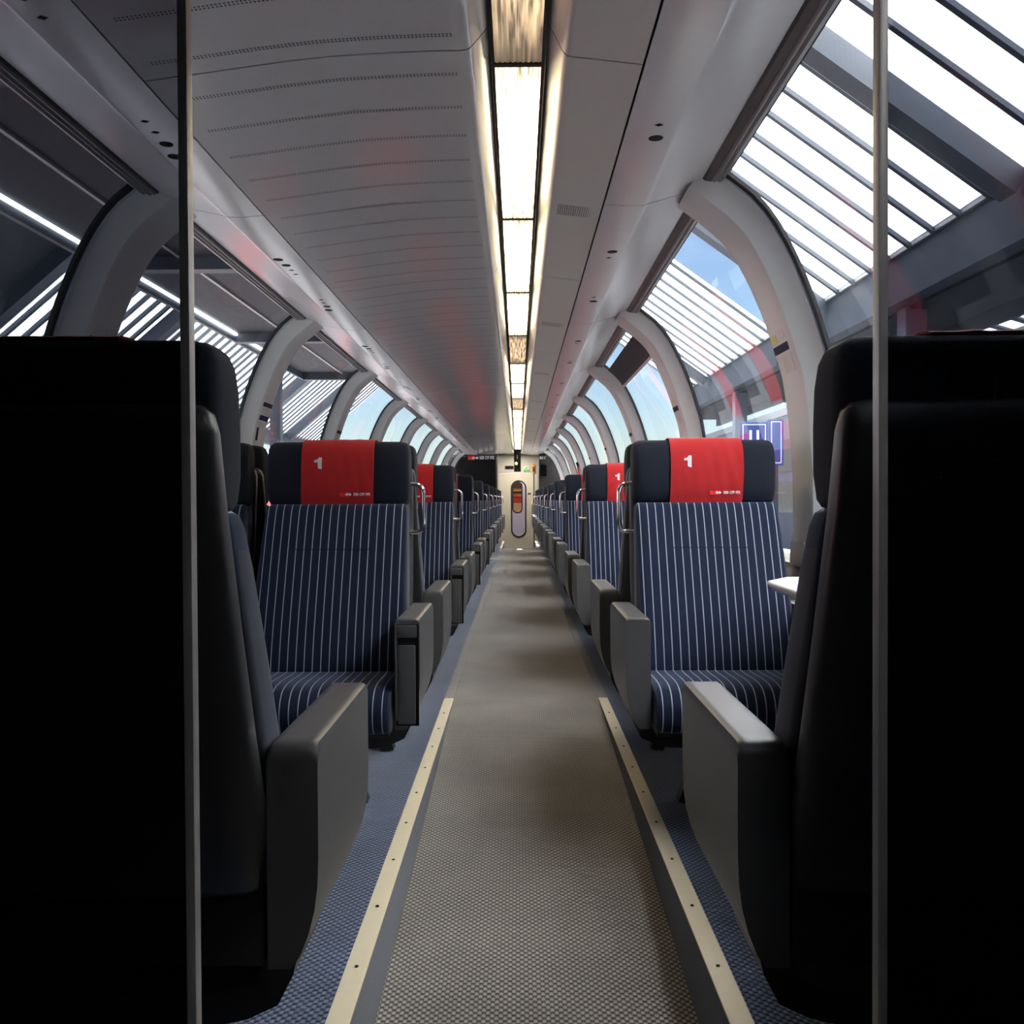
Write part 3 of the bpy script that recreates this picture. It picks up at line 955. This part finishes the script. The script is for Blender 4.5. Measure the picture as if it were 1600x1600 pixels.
TM = {-1: table_mesh(-1, 0.33), 1: table_mesh(1, 0.335)}
for n in range(9):
    for side, sn in ((-1, 'left'), (1, 'right')):
        xw = XC + side * 1.317
        o = empty('window_table', (xw, (n + 1) * P + 0.03, 0))
        tag(o, 'small white window table on the %s wall, %s bay from the camera' % (sn, ORD[n]), 'table', 'window tables')
        link('table_top', TM[side], o)
        x0, x1 = sorted((-side * 0.03, -side * 0.22))
        MB().rbox(x0, x1, -0.13, 0.16, 0.7302, 0.7325, 0.001).build('waste_lid', M_TABLE_IN, o, 20)
        x0, x1 = sorted((-side * 0.002, -side * 0.20))
        MB().rbox(x0, x1, -0.11, 0.11, 0.50, 0.702, 0.01).build('waste_bin', M_ARM, o, 30)
        x0, x1 = sorted((-side * 0.002, -side * 0.24))
        MB().rbox(x0, x1, -0.30, -0.27, 0.66, 0.705, 0.006).build('bracket', M_ARM, o, 30)
        MB().rbox(x0, x1, 0.27, 0.30, 0.66, 0.705, 0.006).build('bracket', M_ARM, o, 30)

# ------------------------------------------------------------------ glass partitions
GY = 1.0
def partition(name, x0, x1, y, inner, lab, zlow):
    o = MB().box(x0, x1, y, y + 0.010, zlow, CZ + 1.0).build(name, M_GLASS_P, None, 0)
    tag(o, lab, 'glass partition')
    MB().rbox(inner - 0.0055, inner + 0.0055, y - 0.004, y + 0.014, zlow, CZ + 1.0, 0.002).build('edge_trim', M_ALU_TRIM, o, 30)
    return o
partition('glass_partition', -1.50, -0.378, GY, -0.373, 'smoked glass partition with metal edge in front of the nearest left seat', 0.004)
partition('glass_partition', 0.4145, 0.95, GY, 0.4095, 'smoked glass partition with metal edge in front of the nearest right seat', 0.004)
gl = partition('glass_partition', -1.50, -0.452, Y_END + 0.02, -0.447, 'far glass partition left of the end door with white lettering', 0.004)
gr = partition('glass_partition', 0.470, 0.95, Y_END + 0.02, 0.465, 'far glass partition right of the end door', 0.004)

def wall_text(me, x, y, z):
    """mesh text in xy -> standing in xz, read from the camera side"""
    return map_mesh(me, lambda c: Vector((x + c.x, y - c.z, z + c.y)))
zt = CZ + 0.925
MB().box(-1.105, -0.95, Y_END + 0.014, Y_END + 0.019, zt - 0.042, zt + 0.042).build('logo_bar', M_LOGO, gl, 0)
mb = MB()
mb.loft([[(-1.03 + u * 8.5, y, zt + (v - 0.987) * 6.5) for u, v in [(p[0] - 0.03, p[1]) for p in arrow[0]]] for y in (Y_END + 0.010, Y_END + 0.015)])
mb.build('logo_arrow', M_WHITE, gl, 0)
t = wall_text(text_mesh('lettering', 'SBB CFF FFS', 0.10, M_WHITE, 0.002), -0.685, Y_END + 0.017, zt)
t = map_mesh(t, lambda c: Vector((-0.685 + (c.x + 0.685) * 0.64, c.y, c.z)))
link('lettering', t, gl)
t = wall_text(text_mesh('lettering', '011', 0.09, M_WHITE, 0.002), 0.565, Y_END + 0.017, zt - 0.01)
link('lettering', t, gr)

# ------------------------------------------------------------------ end walls, vestibules, door
def oval_ring(cx, cz, hw, hz, n=40):
    """stadium outline"""
    pts = []
    r = hw
    for k in range(n):
        a = 2 * math.pi * k / n
        pts.append((cx + r * math.cos(a), cz + r * math.sin(a) + (hz - r if math.sin(a) >= 0 else -(hz - r))))
    return pts

def panel_with_oval(name, x0, x1, z0, z1, cx, cz, hw, hz, y0, y1, m, parent=None):
    ins = oval_ring(cx, cz, hw, hz)
    outl = []
    for x, z in ins:
        dx, dz = x - cx, z - cz
        k = 1e9
        if dx > 1e-6: k = min(k, (x1 - cx) / dx)
        if dx < -1e-6: k = min(k, (x0 - cx) / dx)
        if dz > 1e-6: k = min(k, (z1 - cz) / dz)
        if dz < -1e-6: k = min(k, (z0 - cz) / dz)
        outl.append((cx + dx * k, cz + dz * k))
    n = len(ins)
    # snap nearest outline points to the four corners
    for c in ((x0, z0), (x1, z0), (x1, z1), (x0, z1)):
        j = min(range(n), key=lambda i: (outl[i][0] - c[0]) ** 2 + (outl[i][1] - c[1]) ** 2)
        outl[j] = c
    mb = MB()
    vs = [(x, y0, z) for x, z in outl] + [(x, y0, z) for x, z in ins] + [(x, y1, z) for x, z in outl] + [(x, y1, z) for x, z in ins]
    fs = []
    for i in range(n):
        j = (i + 1) % n
        fs += [(i, j, n + j, n + i), (2 * n + i, 3 * n + i, 3 * n + j, 2 * n + j), (n + i, n + j, 3 * n + j, 3 * n + i), (i, 2 * n + i, 2 * n + j, j)]
    mb.add(vs, fs)
    return mb.build(name, m, parent, 30)

def oval_frame(name, cx, cz, hw, hz, t, y0, y1, m, parent):
    a = oval_ring(cx, cz, hw, hz); b = oval_ring(cx, cz, hw - t, hz - t)
    n = len(a)
    mb = MB()
    vs = [(x, y0, z) for x, z in a] + [(x, y0, z) for x, z in b] + [(x, y1, z) for x, z in a] + [(x, y1, z) for x, z in b]
    fs = []
    for i in range(n):
        j = (i + 1) % n
        fs += [(i, j, n + j, n + i), (2 * n + i, 3 * n + i, 3 * n + j, 2 * n + j), (n + i, n + j, 3 * n + j, 3 * n + i), (i, 2 * n + i, 2 * n + j, j)]
    mb.add(vs, fs)
    return mb.build(name, m, parent, 30)

DY = 22.0
zfl = aisle_z(DY)
DX0, DX1, DZ1 = -0.44, 0.385, CZ + 0.645
M_ENDW = mat('end_wall_cream', (0.50, 0.48, 0.44), 0.45, noise=0.04, nscale=5)
mb = MB()
mb.box(-1.7, DX0 - 0.004, DY, DY + 0.05, -0.6, 2.2)
mb.box(DX1 + 0.030, 1.2, DY, DY + 0.05, -0.6, 2.2)
mb.box(DX0 - 0.004, DX1 + 0.030, DY, DY + 0.05, DZ1 + 0.012, 2.2)
we = mb.build('wall_end', M_ENDW, None, 0)
tag(we, 'cream end wall around the far door', 'wall', kind='structure')
MB().box(DX0 - 0.03, DX1 + 0.05, DY - 0.012, DY - 0.001, DZ1 + 0.012, DZ1 + 0.035).build('door_header', M_ALU, we, 0)
MB().box(DX1 + 0.006, DX1 + 0.028, DY - 0.010, DY + 0.04, zfl, DZ1 + 0.01).build('door_gap', M_BLACKGLOSS, we, 0)
CXD, CZD, HWD, HZD = 0.024, CZ - 0.242, 0.182, 0.70
door = panel_with_oval('door_1', DX0, DX1, zfl + 0.004, DZ1, CXD, CZD, HWD, HZD, DY + 0.005, DY + 0.04, M_DOOR)
tag(door, 'cream sliding end door with tall rounded window', 'door', kind='structure')
oval_frame('window_rim', CXD, CZD, HWD + 0.012, HZD + 0.012, 0.036, DY - 0.006, DY + 0.043, M_SEAL, door)
ins = oval_ring(CXD, CZD, HWD - 0.02, HZD - 0.02)
mb = MB(); mb.loft([[(x, y, z) for x, z in ins] for y in (DY + 0.018, DY + 0.024)])
mb.build('door_pane', M_GLASS_D, door, 0)
MB().rbox(0.25, 0.325, DY - 0.006, DY + 0.006, CZ + 0.12, CZ + 0.15, 0.004).build('door_latch', M_BLACKGLOSS, door, 30)
MB().tube([(0.355, DY, CZ - 0.05), (0.355, DY - 0.03, CZ - 0.06), (0.355, DY - 0.03, CZ - 0.38), (0.355, DY, CZ - 0.39)], 0.009, 8).build('door_handle', M_ALU, door, 60)

# beyond the door: gangway and the next carriage
mb = MB()
mb.box(-1.0, -0.95, DY + 0.05, 24.4, -0.6, 2.2); mb.box(0.95, 1.0, DY + 0.05, 24.4, -0.6, 2.2)
mb.box(-1.0, 1.0, DY + 0.05, 24.4, 2.1, 2.2); mb.box(-1.0, 1.0, DY + 0.05, 26.4, -0.75, -0.6)
gw = mb.build('wall_gangway', mat('lavender_grey_panel', (0.42, 0.41, 0.47), 0.6), None, 0)
tag(gw, 'grey lavender gangway walls behind the far door', 'wall', kind='structure')
nd = panel_with_oval('door_2', -1.0, 1.0, -0.6, 2.1, -0.005, CZ + 0.05, 0.125, 0.41, 23.6, 23.64, MATS['lavender_grey_panel'])
tag(nd, 'lavender grey door of the next carriage seen through the far door window', 'door', kind='structure')
oval_frame('window_rim', -0.005, CZ + 0.05, 0.137, 0.422, 0.026, 23.59, 23.645, M_SEAL, nd)
for i, (z0, z1, m, nm) in enumerate(((0.24, 0.50, M_BROWN, 'brown_panel'), (0.16, 0.25, M_ORANGE_L, 'yellow_panel'), (0.11, 0.17, M_BROWN, 'brown_panel'), (0.02, 0.12, M_ORANGE, 'orange_panel'),
                                     (-0.12, 0.03, M_CARRED, 'red_panel'), (-0.45, -0.11, M_TAN, 'tan_panel'))):
    b = MB().box(-0.25, 0.25, 24.0 + 0.03 * i, 24.03 + 0.03 * i, CZ + 0.05 + z0, CZ + 0.05 + z1)
    b.build(nm, m, nd, 0)
lamp2 = bpy.data.lights.new('gangway_lamp', 'AREA'); lamp2.energy = 14; lamp2.size = 0.5; lamp2.color = (1.0, 0.9, 0.75)
lo = bpy.data.objects.new('gangway_lamp', lamp2); COL.objects.link(lo); lo.location = (0, 22.9, 2.05)
lamp3 = bpy.data.lights.new('next_carriage_lamp', 'AREA'); lamp3.energy = 10; lamp3.size = 0.4; lamp3.color = (1.0, 0.85, 0.6)
lo = bpy.data.objects.new('next_carriage_lamp', lamp3); COL.objects.link(lo); lo.location = (0, 23.95, 2.0)
MB().box(-1.0, 1.0, 24.4, 24.6, -0.6, 2.2).build('back_panel', MATS['lavender_grey_panel'], gw, 0)

# far vestibule side cabinets (seen dim through the partitions)
c = MB().rbox(-1.62, -0.50, 20.62, 21.98, -0.25, 1.955, 0.01).build('wall_vestibule_left', M_DARKWALL, None, 30)
tag(c, 'dark vestibule partition wall behind the far left glass', 'wall', kind='structure')
c = MB().rbox(0.50, 1.06, 20.62, 21.98, -0.25, 1.955, 0.01).build('wall_vestibule_right', mat('brown_vestibule_panel', (0.16, 0.14, 0.12), 0.5), None, 30)
tag(c, 'brown vestibule partition wall behind the far right glass', 'wall', kind='structure')
# near vestibule around the camera
mb = MB()
mb.box(-1.75, 1.2, -2.7, -2.6, -0.6, 2.2)
mb.box(-1.05, -1.0, -2.6, 0.9, -0.6, 2.2); mb.box(0.98, 1.03, -2.6, 0.9, -0.6, 2.2)
mb.box(-1.75, -1.0, 0.86, 0.9, -0.6, 2.2); mb.box(1.0, 1.2, 0.86, 0.9, -0.6, 2.2)
mb.box(-1.05, XL - 0.002, -2.6, 0.49, -0.42, -0.30); mb.box(XR + 0.002, 1.03, -2.6, 0.49, -0.42, -0.30)
nv = mb.build('wall_vestibule_near', M_DARKWALL, None, 0)
tag(nv, 'dark vestibule walls behind the camera', 'wall', kind='structure')

lamp4 = bpy.data.lights.new('vestibule_lamp', 'AREA'); lamp4.energy = 11; lamp4.shape = 'RECTANGLE'; lamp4.size = 0.5; lamp4.size_y = 0.9; lamp4.color = (1.0, 0.9, 0.72)
lo = bpy.data.objects.new('vestibule_lamp', lamp4); COL.objects.link(lo); lo.location = (0, 21.1, 2.06)
lf = MB().rbox(-0.27, 0.27, 20.63, 21.57, 2.065, 2.085, 0.004).build('vestibule_light', M_TABLE, None, 30)
tag(lf, 'flat ceiling lamp over the passage before the far door', 'ceiling light')
# display, signs and small things at the far end
o = MB().rbox(-0.078, 0.072, 19.86, 19.92, CZ + 0.615, CZ + 1.098, 0.004).build('display_panel', M_BLACKGLOSS, None, 30)
tag(o, 'tall black display panel with a green light above the far door', 'display')
MB().tube([(-0.028, 19.858, CZ + 0.80), (-0.028, 19.850, CZ + 0.80)], 0.030, 14).build('indicator_light', M_GREENLED, o, 40)
MB().box(-0.012, 0.0, 19.856, 19.8595, CZ + 0.90, CZ + 0.985).build('display_mark', M_STICK, o, 0)
MB().box(-0.03, 0.03, 19.856, 19.8595, CZ + 0.655, CZ + 0.662).build('display_mark', M_LINE, o, 0)
o = MB().rbox(-0.30, -0.095, DY - 0.04, DY - 0.002, CZ + 0.755, CZ + 0.825, 0.004).build('information_display', M_BLACKGLOSS, None, 30)
tag(o, 'small black information display on the wall above the far door', 'display')
o = MB().rbox(0.145, 0.295, DY - 0.03, DY - 0.002, CZ + 0.675, CZ + 0.81, 0.004).build('exit_sign', M_STICK, None, 30)
tag(o, 'green and white exit sign above the far door', 'sign')
MB().box(0.152, 0.288, DY - 0.033, DY - 0.030, CZ + 0.682, CZ + 0.735).build('sign_field', M_EXIT, o, 0)
mb = MB(); mb.loft([[(0.18 + 0.08 * u, y, CZ + 0.745 + 0.055 * v) for u, v in ((0, 0.5), (0.5, 1), (0.5, 0.7), (1.1, 0.7), (1.1, 0.3), (0.5, 0.3), (0.5, 0))] for y in (DY - 0.033, DY - 0.030)])
mb.build('sign_arrow', M_EXIT, o, 0)
o = MB().rbox(0.352, 0.428, DY - 0.05, DY - 0.002, CZ + 0.66, CZ + 0.86, 0.006).build('emergency_box', M_ORANGE, None, 30)
tag(o, 'orange-brown emergency box beside the far door top', 'box')
MB().rbox(0.375, 0.428, DY - 0.054, DY - 0.049, CZ + 0.68, CZ + 0.80, 0.004).build('box_front', M_BROWN, o, 30)
o = MB().rbox(0.52, 0.67, 20.53, 20.60, CZ + 0.53, CZ + 0.80, 0.01).build('wall_screen', M_BLACKGLOSS, None, 30)
tag(o, 'black wall screen behind the far right glass', 'screen')
MB().rbox(0.57, 0.62, 20.60, 20.625, CZ + 0.60, CZ + 0.72, 0.004).build('wall_mount', M_FRAME, o, 30)
# emergency hammer on a right-hand arch
hy, hz = 6.5 * P, CZ + 0.44
xh = XC + (w_at(0.46) - 0.085)
o = empty('emergency_hammer', (xh, hy, hz))
tag(o, 'red emergency hammer on the right arch above the third headrest', 'hammer')
MB().bar((-0.012, -0.02, -0.10), (-0.035, -0.02, 0.06), 0.05, 0.03, (1, 0, 0)).build('handle', M_TRAINRED, o, 30)
MB().bar((-0.03, -0.03, 0.055), (-0.052, -0.03, 0.115), 0.075, 0.03, (1, 0, 0)).build('head', M_BLACKGLOSS, o, 30)
MB().bar((-0.002, -0.02, -0.09), (-0.03, -0.02, 0.05), 0.02, 0.012, (1, 0, 0)).build('bracket', M_TRAINRED, o, 30)

# ------------------------------------------------------------------ the station outside
ZP = -0.97 - 0.65 + CZ      # platform height in world
gnd = MB().box(-60, 60, -40, 120, ZP - 1.2, ZP - 0.9).build('floor_trackbed', mat('track_ballast', (0.11, 0.10, 0.095), 0.95, noise=0.4, nscale=12), None, 0)
tag(gnd, 'brown-grey ballast track bed outside the train', 'ground', kind='structure')
for x0, x1, nm in ((1.65, 8.5, 'right'), (-6.2, -2.2, 'left')):
    o = MB().box(x0, x1, -30, 90, ZP - 0.9, ZP).build('floor_platform_%s' % nm, M_CONC, None, 0)
    tag(o, 'concrete platform outside the %s windows' % nm, 'platform', kind='structure')

def glazed_roof(label, xg, zg, xt, slope, y0, y1, pitch, ybar, rafters, barw, fascia, sgn):
    """glazed lean-to: gutter at (xg, zg) rising with slope towards xt; everything relative to the eye"""
    zt_ = zg + slope * abs(xg - xt)
    o = empty('station_roof', ((xg + xt) / 2, y0, CZ + zg))
    tag(o, label, 'station roof', 'glazed platform roofs')
    ox, oy, oz = o.location
    nrm = Vector((sgn * slope, 0, 1)).normalized()
    bars = []
    y = ybar
    while y - pitch > y0: y -= pitch
    while y < y1:
        bars.append(y); y += pitch
    edges = [y0] + bars + [y1]
    for a, b in zip(edges, edges[1:]):
        if b - a < 0.05:
            continue
        mb = MB()
        q = [(xg - ox, a + 0.01 - oy, CZ + zg - oz), (xg - ox, b - 0.01 - oy, CZ + zg - oz), (xt - ox, b - 0.01 - oy, CZ + zt_ - oz), (xt - ox, a + 0.01 - oy, CZ + zt_ - oz)]
        mb.add(q, [(0, 1, 2, 3)])
        mb.build('glazing_panel', M_GLAZE, o, 0)
    A = Vector((xg - ox, 0, CZ + zg - oz)) - nrm * 0.05
    B = Vector((xt - ox, 0, CZ + zt_ - oz)) - nrm * 0.05
    for y in bars:
        MB().bar(A + Vector((0, y - oy, 0)), B + Vector((0, y - oy, 0)), barw, 0.06, nrm).build('glazing_bar', M_STEEL, o, 0)
    for y in rafters:
        if y0 - 0.5 <= y <= y1 + 0.5:
            MB().bar(A + Vector((0, y - oy, 0)) - nrm * 0.18, B + Vector((0, y - oy, 0)) - nrm * 0.18, 0.34, 0.26, nrm).build('rafter', M_STEEL, o, 0)
    MB().box(min(xg, xg + sgn * 0.30) - ox, max(xg, xg + sgn * 0.30) - ox, y0 - oy, y1 - oy, CZ + zg - fascia - oz, CZ + zg + 0.06 - oz).build('gutter_beam', M_STEEL, o, 0)
    MB().box(min(xg, xg - sgn * 0.05) - ox, max(xg, xg - sgn * 0.05) - ox, y0 - oy, y1 - oy, CZ + zg - 0.03 - oz, CZ + zg + 0.07 - oz).build('gutter_lip', M_TRAINGREY, o, 0)
    return o

RB = 11.2
glazed_roof('nearest glazed station roof outside the right windows', 5.98, 3.8, 2.3, 0.72, -8, 17.6, 0.75, RB, (-3.0, 3.75, 10.5, 17.25), 0.085, 0.75, 1)
glazed_roof('second glazed station roof beyond the sky gap on the right', 5.98, 3.8, 2.3, 0.72, 20.5, 31.5, 0.75, 20.7, (27.7,), 0.075, 0.75, 1)
glazed_roof('far glazed roof strip beyond the right platform building', 14.2, 4.75, 11.2, 0.30, 8, 46, 1.1, 9, (), 0.30, 0.25, 1)
glazed_roof('nearest glazed station roof outside the left windows', -9.1, 2.6, -5.6, 0.85, 14.5, 24.2, 0.5, 20.6, (18.9,), 0.085, 0.5, -1)
glazed_roof('second glazed station roof outside the left windows', -9.1, 2.6, -5.6, 0.85, 24.3, 40.0, 0.5, 25, (29.6, 34.6), 0.075, 0.5, -1)

o = empty('station_roof', (-7.4, -8, CZ + 2.6))
tag(o, 'dark solid station roof before the glazed bays on the left', 'station roof')
for y0 in (0.0, 7.5, 15.0):
    MB().bar((-1.7, y0 + 3.6, 0.0), (1.8, y0 + 3.6, 2.975), 7.1, 0.10, (-0.65, 0, 0.76)).build('roof_sheet', M_STEEL_L, o, 0)
    MB().bar((-1.7, y0 + 7.4, -0.1), (1.8, y0 + 7.4, 2.875), 0.3, 0.3, (-0.65, 0, 0.76)).build('rafter', M_STEEL, o, 0)
# left platform canopy with its lamp line
o = empty('platform_canopy', (-4.0, 12, CZ + 3.0))
tag(o, 'dark sheet-metal platform canopy over the left windows', 'canopy')
MB().box(-1.06, 1.75, -20, 9, 0.0, 0.12).build('canopy_sheet', M_STEEL_L, o, 0)
MB().box(-1.10, -1.04, -20, 9, -0.15, 0.12).build('fascia', M_STEEL, o, 0)
MB().box(-0.14, -0.10, -20, 9, -0.03, 0.0).build('cable_duct', M_TRAINGREY, o, 0)
for k in range(-3, 3):
    MB().box(-1.04, 1.7, k * 5.0 - 1.1, k * 5.0 - 0.9, -0.16, 0.0).build('canopy_beam', M_STEEL, o, 0)
for k in range(-2, 5):
    MB().rbox(-1.04, -1.0, -6.4 + 2.70 * k, -6.4 + 2.70 * k + 2.42, -0.045, -0.005, 0.006).build('tube_lamp', M_TUBE, o, 30)
for i, y in enumerate((18.9,)):
    c = MB().rbox(-5.25, -5.02, y - 0.12, y + 0.12, ZP, CZ + 2.86, 0.02).build('canopy_column', M_STEEL, None, 30)
    tag(c, 'slate steel column under the far end of the left canopy', 'column')

# right: low canopy behind the gutter, building, columns
o = empty('platform_canopy', (7.0, 12, CZ + 3.0))
tag(o, 'dark low canopy under the right glazed roof', 'canopy')
MB().box(-0.72, 0.65, -16, 22, 0.0, 0.10).build('canopy_sheet', M_STEEL_L, o, 0)
MB().box(0.60, 0.70, -16, 22, -0.25, 0.12).build('fascia', M_STEEL, o, 0)
for i, y in enumerate((10.6, 14.4, 19.5, 25.5, 31.5)):
    c = MB().rbox(6.2, 6.55, y - 0.17, y + 0.17, ZP, CZ + 3.05, 0.03).build('platform_column', M_FACADE, None, 30)
    tag(c, 'blue-grey platform column on the right, %s from the camera' % ORD[i], 'column', 'right platform columns')
o = empty('platform_building', (13.0, 25, ZP))
tag(o, 'blue-grey station building beyond the right platform', 'building')
MB().box(0, 3.0, -35, 60, -1.2, 5.9).build('wall', M_FACADE, o, 0)
for k in range(-7, 14):
    for j in range(2):
        w = MB().box(-0.05, 0.02, k * 4.2, k * 4.2 + 2.8, 0.9 + j * 2.0, 2.4 + j * 2.0).build('window', M_FACADE_W, o, 0)
MB().box(-0.12, 0.0, -35, 60, 5.6, 5.95).build('cornice', M_TRAINGREY, o, 0)

# platform number signs
def sign(x, y, z, w, h, label, txt):
    o = empty('platform_sign', (x, y, z))
    tag(o, label, 'sign')
    MB().rbox(-w / 2, w / 2, -0.04, 0.04, -h / 2, h / 2, 0.01).build('sign_board', M_SIGN, o, 30)
    b = MB()
    t = 0.012; ww, hh = w / 2 - 0.03, h / 2 - 0.03
    b.box(-ww, ww, -0.046, -0.040, hh - t, hh); b.box(-ww, ww, -0.046, -0.040, -hh, -hh + t)
    b.box(-ww, -ww + t, -0.046, -0.040, -hh + t, hh - t); b.box(ww - t, ww, -0.046, -0.040, -hh + t, hh - t)
    b.build('sign_border', M_WHITE, o, 0)
    MB().box(-0.03, 0.03, -0.03, 0.03, ZP - z, -h / 2 + 0.01).build('post', M_STEEL, o, 0)
    if txt:
        me = text_mesh('lettering', txt, h * 0.62, M_WHITE, 0.008)
        link('lettering', map_mesh(me, lambda c: Vector((c.x, -0.044 - c.z, c.y - h * 0.12))), o)
    return o
sign(3.05, 11.5, CZ + 0.83, 0.36, 0.30, 'blue platform sign reading 11 outside the second right window', '11')
sign(3.45, 11.9, CZ + 0.74, 0.20, 0.62, 'blank blue platform panel beside the platform number sign', '')

# red train on the neighbouring left track
o = empty('passenger_train', (-8.0, 20, ZP - 0.9))
tag(o, 'grey passenger train with red doors on the far left track', 'train')
MB().rbox(-1.4, 1.4, -22, 42, 0.6, 3.5, 0.15).build('train_body', M_TRAINGREY, o, 30)
MB().rbox(-1.3, 1.3, -22, 42, 3.4, 3.9, 0.2).build('train_roof', M_TRAINGREY, o, 30)
for k in range(-9, 17):
    w = MB().box(1.38, 1.42, k * 2.4, k * 2.4 + 1.6, 1.75, 2.75).build('train_window', M_FACADE_W, o, 0)
for k in range(-4, 8):
    MB().rbox(1.38, 1.43, k * 5.0 + 2.3, k * 5.0 + 3.7, 0.9, 3.2, 0.02).build('train_door', M_TRAINRED, o, 30)
for y in (-16, -4, 8, 20, 32):
    MB().box(-1.0, 1.0, y, y + 2.5, 0.0, 0.62).build('bogie', M_FRAME, o, 0)
